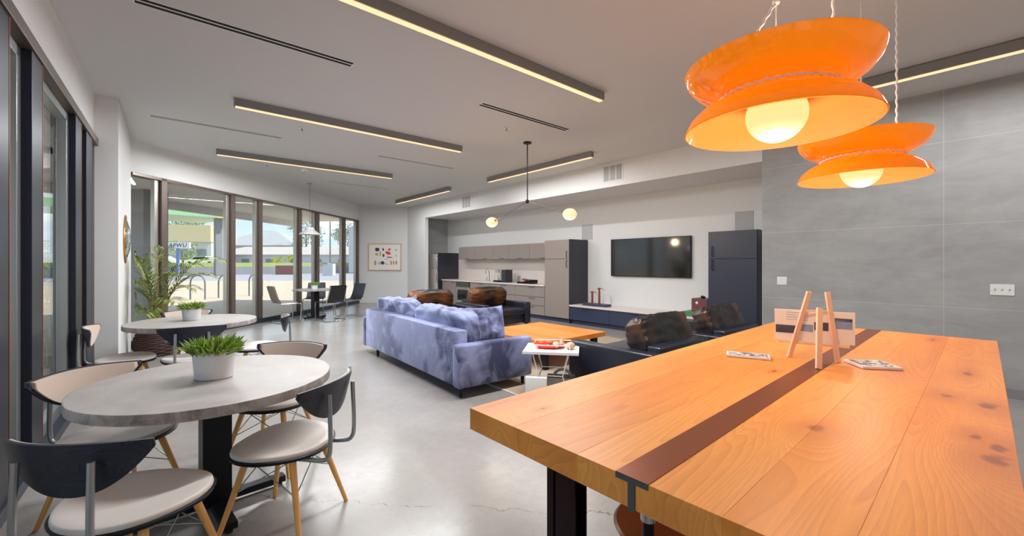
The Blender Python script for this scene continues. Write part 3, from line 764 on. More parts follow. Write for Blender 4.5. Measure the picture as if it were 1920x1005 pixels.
# palm in a basket
def palm():
    t = thing('potted_palm', 'tall areca palm in a dark woven basket by the window wall', 'potted plant', (.02, 8.55, 0))
    m = MB()
    for k in range(13):
        z = .02+k*.027; r = .21+.045*math.sin(k/12*PI)+.02
        m.tube([((r+.006*math.sin(a*PI/3+k*PI))*math.cos(a*PI/24), (r+.006*math.sin(a*PI/3+k*PI))*math.sin(a*PI/24), z) for a in range(48)], .015, 6, True)
    m.lathe([(0, .01), (.22, .01), (.24, .34), (.2, .34), (.2, .30), (0, .30)], seg=32)
    m.build('basket', 'basket', t); MB().lathe([(.2, .30), (0, .31)], seg=24).build('soil', 'soil', t)
    rd = random.Random(4); st = MB(); 
    fronds = [(140, 1.55, .42, .30), (95, 1.62, .45, .35), (-20, 1.62, .80, .55), (-35, 1.15, .62, .45), (175, 1.1, .42, .42), (215, 1.25, .40, .40), (60, 1.72, .30, .25), (-60, .95, .55, .4), (120, 1.2, .42, .35), (-5, 1.35, .70, .5), (190, 1.62, .36, .30), (-110, .8, .5, .4), (300, 1.35, .5, .35), (160, .85, .42, .45), (-45, 1.5, .6, .4), (230, 1.5, .34, .3), (-75, 1.3, .4, .3)]
    for (az, zh, rl_, dr) in fronds:
        a = R(az); dirv = Vector((math.cos(a), math.sin(a), 0)); b = Vector((rd.uniform(-.06, .06), rd.uniform(-.06, .06), .3))
        pts = []
        for k in range(15):
            s = k/14; pts.append(b + dirv*(rl_*s**1.5) + Vector((0, 0, (zh-.3)*(1-(1-s)**1.8) - dr*.35*max(0, s-.45)**1.6*2.2)))
        for q9 in pts: q9.x = max(q9.x, -.25)
        sm = MB().tube(pts, [.009*(1-.7*k/14) for k in range(15)], 6); sm.build('stem', 'stem', t)
        m = MB(); m.fix = False; side = dirv.cross(Vector((0, 0, 1)))
        for k in range(4, 15):
            for sub in (0, .5):
                s = min(14, k+sub); i0 = int(s); p = pts[i0].lerp(pts[min(14, i0+1)], s-i0); tg = (pts[min(14, i0+1)]-pts[max(0, i0-1)]).normalized()
                ll = .27*math.sin(PI*min(1, (s-3)/12))**.6*rd.uniform(.8, 1.1)+.04
                for sg in (-1, 1):
                    d = (side*sg*.8 + tg*.75 + Vector((0, 0, rd.uniform(-.1, .18)))).normalized(); w_ = d.cross(Vector((0, 0, 1))).normalized()*.012
                    q0 = p; q1 = p+d*ll*.5+Vector((0, 0, .01)); q2 = p+d*ll-Vector((0, 0, .05*ll/.2))
                    q5 = [q0, q1-w_, q2, q1+w_, q1-Vector((0, 0, .004))]
                    for x in q5: x.x = max(x.x, -.25 + .02*(x.y))
                    v = [m.bm.verts.new(x) for x in q5]
                    m.bm.faces.new((v[0], v[1], v[4])); m.bm.faces.new((v[1], v[2], v[4])); m.bm.faces.new((v[2], v[3], v[4])); m.bm.faces.new((v[3], v[0], v[4]))
        m.build('frond', 'palm', t, smooth=False)
M['stem'] = simple('palm_stem', C(160, 140, 80), .6)
palm()
# round convex mirror on the pier
t = thing('wall_mirror', 'round convex mirror in a thin gold frame on the white pier', 'mirror', (-.328, 8.20, 1.76), 0)
m = MB(); m.lathe([(0, .07), (.15, .058), (.26, .03), (.33, .012)], seg=48); bmesh.ops.transform(m.bm, matrix=Matrix.Rotation(R(90), 4, 'Y'), verts=m.bm.verts); m.build('mirror_glass', 'mirror', t)
m = MB(); m.tube([(.008, .335*math.cos(k*PI/30), .335*math.sin(k*PI/30)) for k in range(60)], .012, 8, True); m.build('frame', 'gold', t)

# ------------------------------------------------------------------ rug and lounge
t = tag(MB().prism([(2.92, 2.3), (6.45, 2.1), (6.75, 6.9), (3.1, 7.1)], .001, .011).build('rug', 'rug', smooth=False), 'flat taupe rug with pale edge under the lounge furniture', 'rug')
MB().prism([(2.90, 2.29), (2.925, 2.29), (3.105, 7.11), (3.08, 7.11)], .001, .0125).build('binding', 'rugedge', t, smooth=False)
def velvet_sofa():
    t = thing('velvet_sofa', 'long periwinkle blue velvet sofa seen from behind', 'sofa', (2.40, 3.66, 0), R(-2.9))
    L_ = 3.05; D_ = .98      # local x = depth (0 back), y = length
    MB().box(.02, D_-.02, .1, L_-.1, .12, .34, .02).build('base', 'velvet', t)
    MB().box(0, .17, .115, L_-.115, .115, .70, .025).build('back', 'velvet', t)
    for y0, y1 in ((0, .135), (L_-.135, L_)): MB().box(-.015, D_, y0, y1, .11, .565, .03, seg=3).build('arm', 'velvet', t)
    for k in range(2):
        y0 = .14+k*(L_-.28)/2; y1 = y0+(L_-.28)/2-.005
        m = MB().box(.16, D_+.01, y0, y1, .34, .47, .04, seg=3); m.build('seat_cushion', 'velvet', t)
    for k in range(2):
        yc = .14+(L_-.28)*(k+.5)/2
        mt = T((.27, yc, .66), rz=R(90)) @ Matrix.Rotation(R(82), 4, 'X')
        # pillow local x -> height after rotation, y -> length
        puff((L_-.30)/2, .46, .20, mt, 3+k, .028, 7, 17, .004).build('back_cushion', 'velvet', t, angle=80)
    for (x, y) in ((.06, .09), (.06, L_-.5), (D_-.08, .09), (D_-.08, L_-.3)):
        MB().cyl((x, y, 0), (x, y, .12), .016, .027).build('leg', 'black', t)
    return t
velvet_sofa()
pm = T((2.98, 3.99, .68), rz=R(-8)) @ Matrix.Rotation(R(78), 4, 'X')
tag(pillow(.50, .46, .17, pm, 11, .03, 26, .4).build('throw_pillow', 'velvet', angle=80), 'square blue velvet throw pillow leaning at the near arm of the sofa', 'pillow')
tag(pillow(.46, .44, .16, T((3.05, 6.3, .66), rz=R(8)) @ Matrix.Rotation(R(104), 4, 'X'), 14, .03, 22, .4).build('throw_pillow', 'velvet', angle=80), 'blue velvet throw pillow at the far end of the sofa', 'pillow')

def make_armchair():
    t = thing('leather_armchair', 'x', 'armchair')       # faces +Y, origin centre of footprint
    w_, d_ = 1.29, 1.06
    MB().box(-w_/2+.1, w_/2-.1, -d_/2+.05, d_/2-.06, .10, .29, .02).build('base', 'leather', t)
    for s in (-1, 1):
        x0, x1 = (w_/2-.155, w_/2) if s > 0 else (-w_/2, -w_/2+.155)
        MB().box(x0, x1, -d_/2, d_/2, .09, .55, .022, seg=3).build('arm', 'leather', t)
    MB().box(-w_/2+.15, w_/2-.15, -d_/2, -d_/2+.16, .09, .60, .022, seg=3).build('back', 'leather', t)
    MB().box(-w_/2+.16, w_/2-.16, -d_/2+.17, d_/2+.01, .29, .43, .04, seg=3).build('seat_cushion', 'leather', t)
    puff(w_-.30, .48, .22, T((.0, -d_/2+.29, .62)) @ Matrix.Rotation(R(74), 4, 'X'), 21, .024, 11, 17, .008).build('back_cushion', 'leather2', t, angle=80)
    for x in (-w_/2+.07, w_/2-.07):
        for y in (-d_/2+.07, d_/2-.07): MB().box(x-.025, x+.025, y-.025, y+.025, .011, .10, .003).build('leg', 'black', t, smooth=False)
    return t
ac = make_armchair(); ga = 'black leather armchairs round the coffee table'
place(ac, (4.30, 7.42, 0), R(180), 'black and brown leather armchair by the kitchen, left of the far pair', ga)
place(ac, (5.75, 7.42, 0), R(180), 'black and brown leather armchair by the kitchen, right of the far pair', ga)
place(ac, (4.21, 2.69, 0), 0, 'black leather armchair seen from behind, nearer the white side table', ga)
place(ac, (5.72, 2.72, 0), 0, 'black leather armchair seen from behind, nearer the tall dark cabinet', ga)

def coffee_table():
    t = thing('coffee_table', 'low square honey wood coffee table in the middle of the lounge', 'coffee table', (3.82, 3.85, 0), R(1))
    m = MB(); w_ = 1.28; l_ = 1.36
    for k in range(6): m.box(k*w_/6+.0006, (k+1)*w_/6-.0006, 0, l_, .335, .40, .002)
    m.build('tabletop', 'coffee2', t, smooth=False)
    for x in (.08, w_-.16):
        for y in (.08, l_-.16): MB().box(x, x+.08, y, y+.08, .011, .335, .003).build('leg', 'black', t, smooth=False)
def coffee2():
    b = NB('honey_planks'); g = b.n('NewGeometry'); ri = g.outputs['Random Per Island']
    c = b.mix(ri, C(240, 158, 78), C(224, 124, 30)); f = b.noise(4, 5, .6, b.map((30, 1.5, 30)))
    c = b.mix(b.math('MULTIPLY', f, .4), c, C(186, 92, 26)); return b.base(c, .35)
M['coffee2'] = coffee2()
coffee_table()

def side_table():
    t = thing('tray_table', 'small white metal tray table beside the blue sofa arm', 'side table', (3.27, 3.19, 0), R(-50))
    w_, d_ = .29, .235
    m = MB().box(-w_, w_, -d_, d_, .488, .50, .002); m.box(-w_, w_, -d_-.003, -d_+.004, .478, .505).box(-w_, w_, d_-.004, d_+.003, .478, .505)
    m.build('top', 'white', t, smooth=False)
    m = MB().tube([(-.2, -.16, .56), (.2, -.16, .56), (.2, .17, .56), (-.2, .17, .56)], .005, 6, True)
    for p_ in ((-.2, -.16), (.2, -.16), (.2, .17), (-.2, .17)): m.cyl((*p_, .50), (*p_, .56), .004)
    m.build('rail', 'white', t)
    for y in (-.19, .19):
        for s in (-1, 1):
            MB().tube([(s*.19, y, .49), (s*.125, y, .25+.0*s), (s*.19, y, .012)], .0065, 8).build('leg', 'white', t)
    MB().cyl((-.125, -.19, .25), (.125, -.19, .25), .0045).cyl((-.125, .19, .25), (.125, .19, .25), .0045).cyl((-.125, -.19, .25), (-.125, .19, .25), .0045).cyl((.125, -.19, .25), (.125, .19, .25), .0045).build('brace', 'white', t)
side_table()
def W2(lx, ly, z, o=(3.27, 3.19), a=R(-50)): return (o[0]+lx*math.cos(a)-ly*math.sin(a), o[1]+lx*math.sin(a)+ly*math.cos(a), z)
m = MB(); m.lathe([(0, .0), (.10, .004), (.155, .028), (.17, .052), (.163, .052), (.15, .034), (.09, .012), (0, .009)], seg=32, sy=.55)
tag(m.build('shallow_bowl', 'red', loc=W2(-.03, 0, .50), rz=R(-45)), 'shallow red glazed dish on the white tray table', 'bowl')
for i, (lx, ly, s, mt, lab) in enumerate(((-.09, .0, .038, 'red', 'orange-red fruit at the left end of the red dish'), (.0, .03, .035, 'copper', 'dark red-brown pod in the middle of the red dish'), (.05, -.02, .04, 'pink', 'pale shell at the right end of the red dish'))):
    m = MB(); m.ball((0, 0, 0), s, 1.5, 1, .85)
    for v in m.bm.verts: v.co += v.co.normalized()*noise.noise(v.co*30+Vector((i, 0, 0)))*.008
    tag(m.build('decorative_fruit', mt, loc=W2(lx, ly, .545), rz=R(20*i)), lab, 'fruit', 'pieces in the red dish')
m = MB(); m.ball((0, 0, 0), .05, 1.1, .9, .75)
tag(m.build('gourd', 'pink', loc=W2(.20, -.03, .539)), 'rounded tan gourd standing beside the red dish', 'gourd')
m = MB(); m.lathe([(.001, .10), (.02, .06), (.045, .0), (0, 0)], seg=16)
tag(m.build('shell_cone', 'beige', loc=W2(.10, .08, .505)), 'pale pointed shell behind the red dish', 'shell')
tag(MB().box(-.11, .11, -.03, .03, 0, .25, .003).build('storage_box', 'plastic', loc=(2.98, 3.13, .001), rz=R(-50)), 'plain white box standing on the floor by the tray table', 'box')
t = thing('tote_bin', 'small grey open bin holding a hoop under the tray table', 'bin', (3.33, 3.13, .011), R(-50))
MB().box(-.14, .16, -.09, .09, 0, .006).box(-.14, -.134, -.09, .09, 0, .19).box(.154, .16, -.09, .09, 0, .19).box(-.14, .16, -.09, -.084, 0, .19).box(-.14, .16, .084, .09, 0, .19).build('body', 'grille', t, smooth=False)
m = MB().tube([(.03+.095*math.cos(k*PI/12), 0, .17+.095*math.sin(k*PI/12)) for k in range(24)], .016, 8, True); m.build('hoop', 'greyhouse', t)

# ------------------------------------------------------------------ kitchen run
XC = 7.42
def handle(par, x, y, z, ln=.14, vert=False, mat='black'):
    m = MB()
    if vert: m.tube([(x, y, z-ln/2), (x-.03, y, z-ln/2), (x-.03, y, z+ln/2), (x, y, z+ln/2)], .008, 6)
    else: m.tube([(x, y-ln/2, z), (x-.025, y-ln/2, z), (x-.025, y+ln/2, z), (x, y+ln/2, z)], .005, 6)
    return m.build('handle', mat, par)
def cabinet(name, label, x0, x1, y0, y1, z0, z1, fronts, mat, group=None, bodymat=None, toe=0, cat='cabinet'):
    """fronts: list of (kind, y0, y1, z0, z1, handle) on the -X face"""
    t = thing(name, label, cat, (x0, y0, z0), 0, group)
    x1 -= .022
    m = MB().box(.02, x1-x0, 0, y1-y0, toe, z1-z0, .002)
    m.build('carcass', bodymat or mat, t, smooth=False)
    if toe: MB().box(.07, x1-x0, 0, y1-y0, 0, toe).build('plinth', 'navy', t, smooth=False)
    for kd, a0, a1, b0, b1, hd in fronts:
        f = MB().box(0, .02, a0-y0+.004, a1-y0-.004, b0-z0+.004, b1-z0-.004, .0015).build(kd, mat, t, smooth=False)
        if hd:
            hy, hz, ln, vt = hd; handle(f, 0, hy-y0, hz-z0, ln, vt)
    return t
# tall cabinet at the end of the kitchen
cabinet('tall_cabinet', 'tall taupe cabinet with dark side panel between kitchen and media bench', XC, XW, 6.68, 7.49, 0, 1.975,
        [('door', 6.68, 7.49, .10, 1.51, (6.74, 1.40, .16, True)), ('door', 6.68, 7.49, 1.515, 1.975, (6.74, 1.62, .16, True))], 'cab', None, None, .10)
MB().box(0, XW-XC-.022, -.018, 0, 0, 1.98, .001).build('side_panel', 'cabdark', [o for o in bpy.data.objects if o.name.startswith('tall_cabinet')][0], smooth=False)
M['cabinet2'] = simple('charcoal_laminate', C(54, 58, 74), .35, var=.04)
cabinet('tall_cabinet', 'tall charcoal cabinet standing right of the television', XC, XW, 2.63, 3.42, 0, 1.965,
        [('door', 2.63, 3.42, .10, 1.485, (3.34, 1.38, .17, True)), ('door', 2.63, 3.42, 1.492, 1.965, (3.34, 1.62, .17, True))], 'cabinet2', None, None, .10)
# base units
bs = [(7.50, 8.62), (8.62, 9.80), (9.80, 10.75)]
labs = ['taupe base cabinet with three drawers beside the tall cabinet', 'taupe base cabinet with drawers below the coffee machine', 'taupe sink base cabinet below the tap']
for (a0, a1), lab in zip(bs, labs):
    fr = [('drawer', a0, a1, b0, b1, ((a0+a1)/2-.1, b1-.03, .2, False)) for b0, b1 in ((.10, .33), (.335, .55), (.555, .825))]
    cabinet('base_cabinet', lab, XC, XW, a0, a1, 0, .83, fr, 'cab', 'kitchen base cabinets', None, .10)
cabinet('base_cabinet', 'taupe base cabinet beside the small steel oven, left end of the counter', XC, XW, 11.55, 12.40, 0, .83, [('door', 11.55, 12.40, .10, .825, (11.7, .78, .15, False))], 'cab', 'kitchen base cabinets', None, .10)
t = thing('built_in_oven', 'small steel and glass oven under the kitchen counter', 'oven', (XC, 10.76, 0))
MB().box(.02, XW-XC, 0, .78, .1, .829).build('body', 'cab', t, smooth=False); MB().box(.05, XW-XC, 0, .78, 0, .1).build('plinth', 'navy', t, smooth=False)
dd_ = MB().box(-.01, .02, .02, .76, .14, .66, .003).build('door', 'steel', t, smooth=False); MB().box(-.014, -.009, .1, .68, .24, .58).build('window', 'brownglass', dd_, smooth=False)
MB().tube([(-.01, .08, .63), (-.05, .08, .63), (-.05, .70, .63), (-.01, .70, .63)], .008, 6).build('handle', 'chrome', dd_)
MB().box(-.01, .02, .02, .76, .67, .82, .003).build('control_panel', 'brownglass', t, smooth=False)
tag(MB().box(XC-.025, XW, 7.50, 12.42, .83, .866, .003).build('worktop', 'counter', smooth=False), 'pale stone kitchen worktop running along the base cabinets', 'worktop')
tag(MB().box(XW-.012, XW-.001, 7.50, 12.42, .866, 1.55).build('backsplash', 'counter', smooth=False), 'pale stone splashback between worktop and upper cabinets', 'splashback')
# upper cabinets
ue = [7.50, 8.42, 9.30, 10.05, 10.95, 11.90]
ul = ['taupe upper cabinet touching the tall cabinet', 'taupe upper cabinet second from the tall cabinet', 'taupe upper cabinet over the coffee machine, middle of the row', 'taupe upper cabinet second from the fridge end', 'taupe upper cabinet at the fridge end of the row']
for k in range(5):
    cabinet('upper_cabinet', ul[k], 7.76, XW-.013, ue[k], ue[k+1], 1.53, 1.945, [('door', ue[k], ue[k+1], 1.53, 1.945, ((ue[k]+ue[k+1])/2-.05, 1.55, .16, False))], 'cab', 'kitchen upper cabinets')
# refrigerator
t = thing('refrigerator', 'stainless refrigerator with a long curved handle at the far left of the kitchen', 'refrigerator', (7.36, 12.50, 0))
MB().box(.05, .72, 0, .64, .02, 1.72, .004).build('body', 'grille', t, smooth=False)
MB().box(0, .05, 0, .64, .04, 1.22, .008).build('door', 'fridge', t); fz = MB().box(0, .05, 0, .64, 1.225, 1.72, .008).build('freezer_door', 'fridge', t)
MB().tube([(0, .08, .75), (-.05, .08, .78), (-.06, .08, 1.0), (-.05, .08, 1.19), (0, .08, 1.21)], .011, 8, smooth=1).build('handle', 'chrome', t)
MB().tube([(0, .08, 1.24), (-.05, .08, 1.26), (-.06, .08, 1.4), (-.05, .08, 1.64), (0, .08, 1.67)], .011, 8, smooth=1).build('handle', 'chrome', fz)
tag(MB().box(7.30, XW, 12.43, 12.49, 0, 1.76, .002).build('end_panel', 'cabdark', smooth=False), 'dark panel standing between the refrigerator and the counter', 'panel')
# media bench
t = thing('media_bench', 'long low navy media bench with a pale top under the television', 'bench', (XC, 3.43, 0))
MB().box(.02, XW-XC-.022, 0, 3.23, .10, .405, .002).build('carcass', 'navy', t, smooth=False); MB().box(.07, XW-XC-.022, 0, 3.23, 0, .10).build('plinth', 'navy', t, smooth=False)
for a0, a1, hy in ((0, .98, .5), (.98, 2.10, 1.5), (2.10, 3.23, 2.75)):
    f = MB().box(0, .02, a0+.004, a1-.004, .102, .402, .0015).build('drawer', 'navy', t, smooth=False); handle(f, 0, hy, .37, .2)
MB().box(-.02, XW-XC-.004, 0, 3.23, .405, .44, .003).build('benchtop', 'counter', t, smooth=False)
# television
t = thing('television', 'wide flat television on the wall above the media bench', 'television', (XW, 4.05, 1.12))
MB().box(-.06, -.005, .0, 1.90, 0, .84, .004).build('casing', 'black', t, smooth=False)
MB().box(-.064, -.0595, .012, 1.888, .014, .826).build('screen', 'tv', t, smooth=False)
# wall plates, grilles, speakers
def wallplate(label, y, z, w_, n_):
    t = thing('switch_plate', label, 'switch', (XS, y, z), 0, 'switch plates on the tiled wall')
    MB().box(-.006, 0, -w_/2, w_/2, -.058, .058, .002).build('plate', 'plastic', t, smooth=False)
    for k in range(n_):
        yy = (k-(n_-1)/2)*w_/(n_+.3)
        if n_ == 2: MB().box(-.009, -.005, yy-.018, yy+.018, -.034, .034, .001).build('switch', 'plastic', t, smooth=False)
        else: MB().box(-.016, -.005, yy-.004, yy+.004, -.004, .012, .001).build('switch', 'grille', t, smooth=False)
wallplate('white two-gang rocker switch plate near the tall dark cabinet', 2.10, 1.165, .125, 2)
wallplate('white three-gang toggle switch plate at the right edge', .045, 1.135, .17, 3)
def grille(label, y0, y1, z0, z1):
    t = thing('air_grille', label, 'vent', (XS, y0, z0), 0, 'air grilles on the bulkhead'); w_ = y1-y0; h_ = z1-z0
    MB().box(-.006, 0, 0, w_, 0, h_, .001).build('frame', 'wall', t, smooth=False)
    m = MB()
    for k in range(3):
        a0 = .03+k*(w_-.04)/3; a1 = a0+(w_-.04)/3-.025
        for j in range(22): z_ = .03+j*(h_-.06)/22; m.box(-.009, -.005, a0, a1, z_, z_+(h_-.06)/22*.62)
    m.build('louvres', 'grille', t, smooth=False)
grille('large white air grille on the bulkhead above the television', 4.78, 5.27, 3.01, 3.36)
grille('smaller air grille at the far end of the bulkhead near the picture wall', 9.88, 10.34, 2.99, 3.36)
for y0, y1, z0, z1, lab in ((6.53, 6.86, 1.99, 2.36, 'grey in-wall speaker above the tall kitchen cabinet'), (2.93, 3.24, 2.0, 2.35, 'grey in-wall speaker above the tall charcoal cabinet')):
    tag(MB().box(XW-.008, XW, y0, y1, z0, z1, .001).build('wall_speaker', 'speaker', smooth=False), lab, 'speaker', 'in-wall speakers')
# kitchen counter items
t = thing('kitchen_tap', 'chrome arched kitchen tap standing on the worktop', 'tap', (7.86, 10.35, .866))
MB().tube([(0, 0, 0), (0, 0, .27), (-.03, 0, .36), (-.12, -.06, .40), (-.20, -.10, .34), (-.21, -.105, .24)], .011, 8, smooth=2).build('spout', 'chrome', t)
MB().cyl((0, .12, 0), (0, .12, .12), .015).cyl((0, 0, 0), (0, 0, .03), .025).build('valve', 'chrome', t)
t = thing('coffee_machine', 'black and steel coffee machine on the kitchen worktop', 'coffee machine', (7.68, 9.20, .866))
MB().box(-.12, .14, 0, .19, 0, .36, .006).build('body', 'cabdark', t, smooth=False)
MB().box(-.13, .14, .19, .55, 0, .05, .004).build('drip_tray', 'black', t, smooth=False); MB().box(-.08, .14, .19, .33, .05, .36, .004).box(-.10, .12, .33, .50, .27, .36, .004).build('brew_head', 'steel', t, smooth=False)
MB().lathe([(0, 0), (.06, 0), (.065, .15), (.055, .17), (.05, .17), (.055, .01), (0, .01)], (0.02, .43, .055)).build('carafe', 'steel', t)
t = thing('snack_tray', 'dark tray of packets beside the coffee machine', 'tray', (7.68, 8.42, .866))
MB().box(-.15, .15, -.25, .25, 0, .012).box(-.15, .15, -.25, -.24, .0, .10).box(-.15, .15, .24, .25, 0, .04).box(.14, .15, -.25, .25, 0, .10).build('tray', 'gap', t, smooth=False)
for k, (a0, mt, lab) in enumerate(((-.08, 'black', 'dark packet in the snack tray'), (.06, 'copper', 'orange packet on top in the snack tray'))):
    tag(pillow(.16, .22, .05, T((7.68, 8.42+a0, .93+k*.03), rx=R(12)), 30+k, .01, 8).build('packet', mt), lab, 'packet', 'packets in the tray')
for k, (y, mt, lab) in enumerate(((8.86, 'clear', 'clear stemmed glass nearest the coffee machine'), (8.76, 'clear', 'clear glass jar beside the snack tray'))):
    tag(MB().lathe([(0, 0), (.04, 0), (.042, .16), (.03, .2), (.026, .2), (.036, .15), (.036, .006), (0, .006)], seg=20).build('glass_jar', mt, loc=(7.74-.03*k, y, .866)), lab, 'jar', 'glass on the worktop')
# media bench items
t = thing('model_boat', 'copper sculpture of two posts in a blue boat-shaped tray on the media bench', 'sculpture', (7.68, 6.08, .44))
MB().prism([(-.10, -.33), (.10, -.33), (.12, 0), (.10, .33), (-.10, .33), (-.12, 0)], 0, .055, .004).build('tray', 'navy', t)
for y, h_ in ((.12, .31), (-.08, .40)):
    p_ = MB().cyl((0, y, .05), (0, y, h_), .026, .022).build('post', 'copper', t)
    MB().tube([(0, y+.05, h_-.01), (0, y, h_+.01), (0, y-.07, h_), (0, y-.16, h_-.04)], [.012, .014, .009, .003], 8).build('wing', 'copper', p_)
t = thing('green_case', 'flat green case lying under the red box on the media bench', 'case', (7.62, 3.50, .44))
MB().box(-.13, .25, 0, .44, 0, .085, .004).build('body', 'green', t, smooth=False); MB().box(-.135, -.13, .2, .24, .03, .06).build('latch', 'gold', t, smooth=False)
t = thing('red_box', 'worn dark red box stacked on the green case', 'box', (7.66, 3.46, .525))
MB().box(-.12, .18, .02, .32, 0, .245, .003).build('body', 'redbox', t, smooth=False); MB().cyl((-.124, .22, .17), (-.118, .22, .17), .025).build('badge', 'plastic', t)
m = MB(); m.ball((0, 0, .02), .035, 1.8, 1.1, .6).ball((.05, .04, .03), .025, 1.6, 1, .6)
tag(m.build('black_ornament', 'gap', loc=(7.66, 3.62, .771)), 'small black ornament lying on the red box', 'ornament')

# ------------------------------------------------------------------ framed picture on the far wall
pv = Vector((far_c[0]-BW.x, far_c[1]-BW.y)).normalized(); ang = math.atan2(pv.y, pv.x)
p0 = Vector((5.79, 14.69)); L0 = (Vector((6.68, 13.945))-p0).length
pin = Vector((-nn.x, -nn.y)).normalized()
t = thing('framed_print', 'thin wood framed print of red, black and ochre shapes on the far white wall', 'picture', (p0.x+pin.x*.012, p0.y+pin.y*.012, 1.155), ang)
sgn = 1   # local -Y faces the room
hh_ = .95; ww_ = L0
MB().box(0, ww_, -.03, 0, 0, .022).box(0, ww_, -.03, 0, hh_-.022, hh_).box(0, .022, -.03, 0, .022, hh_-.022).box(ww_-.022, ww_, -.03, 0, .022, hh_-.022).build('frame', 'goldwood', t, smooth=False) if False else None
M['goldwood'] = simple('honey_wood_frame', C(206, 172, 130), .4)
MB().box(0, ww_, -.03, 0, 0, .022).box(0, ww_, -.03, 0, hh_-.022, hh_).box(0, .022, -.03, 0, .022, hh_-.022).box(ww_-.022, ww_, -.03, 0, .022, hh_-.022).build('frame', 'goldwood', t, smooth=False)
MB().box(.022, ww_-.022, -.012, -.002, .022, hh_-.022).build('print', 'paper', t, smooth=False)
def blob(cx_, cz_, rx_, rz_, mt, rot=0):
    pts = [(rx_*math.cos(k*PI/10), rz_*math.sin(k*PI/10)) for k in range(20)]
    m = MB(); m.prism(pts, 0, .002, mat=T((cx_*ww_, -.012, cz_*hh_)) @ Matrix.Rotation(R(90), 4, 'X') @ Matrix.Rotation(rot, 4, 'Z')); m.build('shape', mt, t, smooth=False)
M['ochre'] = simple('ochre_print', C(206, 156, 84), .7); M['redprint'] = simple('red_print', C(232, 70, 52), .7)
for a in ((.27, .78, .08, .065, 'ink'), (.45, .78, .03, .05, 'ink'), (.64, .78, .05, .04, 'redprint'), (.60, .65, .10, .055, 'redprint', R(-20)), (.25, .60, .05, .05, 'ochre'), (.36, .62, .025, .09, 'ochre'), (.46, .56, .035, .055, 'ink'), (.64, .49, .11, .018, 'copper'), (.55, .41, .07, .012, 'pink'),
          (.21, .28, .04, .09, 'ochre'), (.43, .28, .07, .06, 'ink'), (.33, .27, .02, .06, 'grille'), (.55, .24, .08, .012, 'grille', R(-20)), (.69, .28, .035, .08, 'ochre'), (.77, .28, .03, .075, 'ochre'), (.85, .29, .025, .08, 'gold'), (.84, .76, .02, .04, 'grille'), (.84, .55, .015, .04, 'grille')): blob(*a)

# ------------------------------------------------------------------ easel with card, coasters on the bar table
ez = .951
t = thing('table_easel', 'small wooden tabletop easel seen from behind on the bar table', 'easel', (0, 0, 0))
def strip(m, a, b, w_=.022, th=.012, side=Vector((.7627, -.6468, 0))):
    a = Vector(a); b = Vector(b); d = (b-a).normalized(); s = (side - d*side.dot(d)).normalized(); n_ = d.cross(s)
    mt = Matrix((( s.x, n_.x, d.x, a.x), (s.y, n_.y, d.y, a.y), (s.z, n_.z, d.z, a.z), (0, 0, 0, 1)))
    return m.box(-w_/2, w_/2, -th/2, th/2, 0, (b-a).length, .001, mat=mt)
fl = Vector((2.385, .735, ez))+rt*.04; fr_ = Vector((2.475, .505, ez))-rt*.025; tl = Vector((2.375, .665, ez+.33))+rt*.06; tr_ = Vector((2.425, .592, ez+.33))+rt*.045; bk = Vector((2.235, .548, ez))+rt*.006; bt = Vector((2.30, .59, ez+.262))+rt*.042
strip(MB(), fl, tl).build('leg', 'easel', t, smooth=False); strip(MB(), fr_, tr_).build('leg', 'easel', t, smooth=False); strip(MB(), bk, bt, .024).build('prop_leg', 'easel', t, smooth=False)
MB().tube([fl.lerp(tl, .72), fr_.lerp(tr_, .72)], .004, 6).build('cross_bar', 'easel', t)
fdir = (fr_-fl).normalized()
fnorm = Vector((fdir.y, -fdir.x, 0)).normalized()
if fnorm.dot(Vector((.6468, .7627, 0))) < 0: fnorm = -fnorm
lc = fl.lerp(fr_, .5)+Vector((0, 0, .075))+fnorm*.02
strip(MB(), lc-fdir*.14, lc+fdir*.14, .012, .03, side=Vector((0, 0, 1))).build('ledge', 'easel', t, smooth=False)
ca = math.atan2(fdir.y, fdir.x)
cd = thing('display_card', 'white display card with a strip of photographs, resting on the wooden easel', 'card', (lc.x+fnorm.x*.012, lc.y+fnorm.y*.012, lc.z+.007), ca)
tilt = Matrix.Rotation(R(7), 4, 'X')
MB().box(-.16, .16, -.002, .002, 0, .155, mat=tilt).build('sheet', 'paper', cd, smooth=False)
ph = simple('photo_dark', C(70, 74, 92), .5, var=.8, sc=30); ph2 = simple('photo_blue', C(140, 160, 200), .5, var=.4, sc=30)
sg_ = -1
for k, (a0, a1, b0, b1, mt) in enumerate(((-.155, -.06, .035, .075, ph), (-.055, .0, .05, .085, ph2), (.005, .06, .06, .10, ph), (.065, .15, .075, .12, ph2), (.085, .15, .11, .125, ph))):
    MB().box(a0, a1, sg_*.0035, sg_*.0022, b0, b1, mat=tilt).build('photograph', mt, cd, smooth=False)
for k in range(4):
    MB().box(-.11, -.02, -.0030, -.0021, .105+k*.012, .107+k*.012, mat=tilt).build('text_line', ph2, cd, smooth=False)
def tile_card(label, x, y, a, w_, d_, seed):
    t = thing('printed_tile', label, 'coaster', (x, y, .9515), a, 'printed white tiles on the bar table')
    MB().box(-w_/2, w_/2, -d_/2, d_/2, 0, .011, .0015).build('slab', 'white', t, smooth=False)
    b = NB('tile_print_%d' % seed); n_ = b.noise(34, 4, .6, b.map(loc=(seed, 0, 0)), 1); c = b.ramp(n_, [(.47, C(90, 94, 100)), (.53, C(226, 226, 226))])
    MB().box(-w_/2+.01, w_/2-.01, -d_/2+.01, d_/2-.01, .0108, .0116).build('print', b.base(c, .4), t, smooth=False)
tile_card('white printed tile left of the easel on the bar table', 2.265, .845, R(-68), .19, .10, 3)
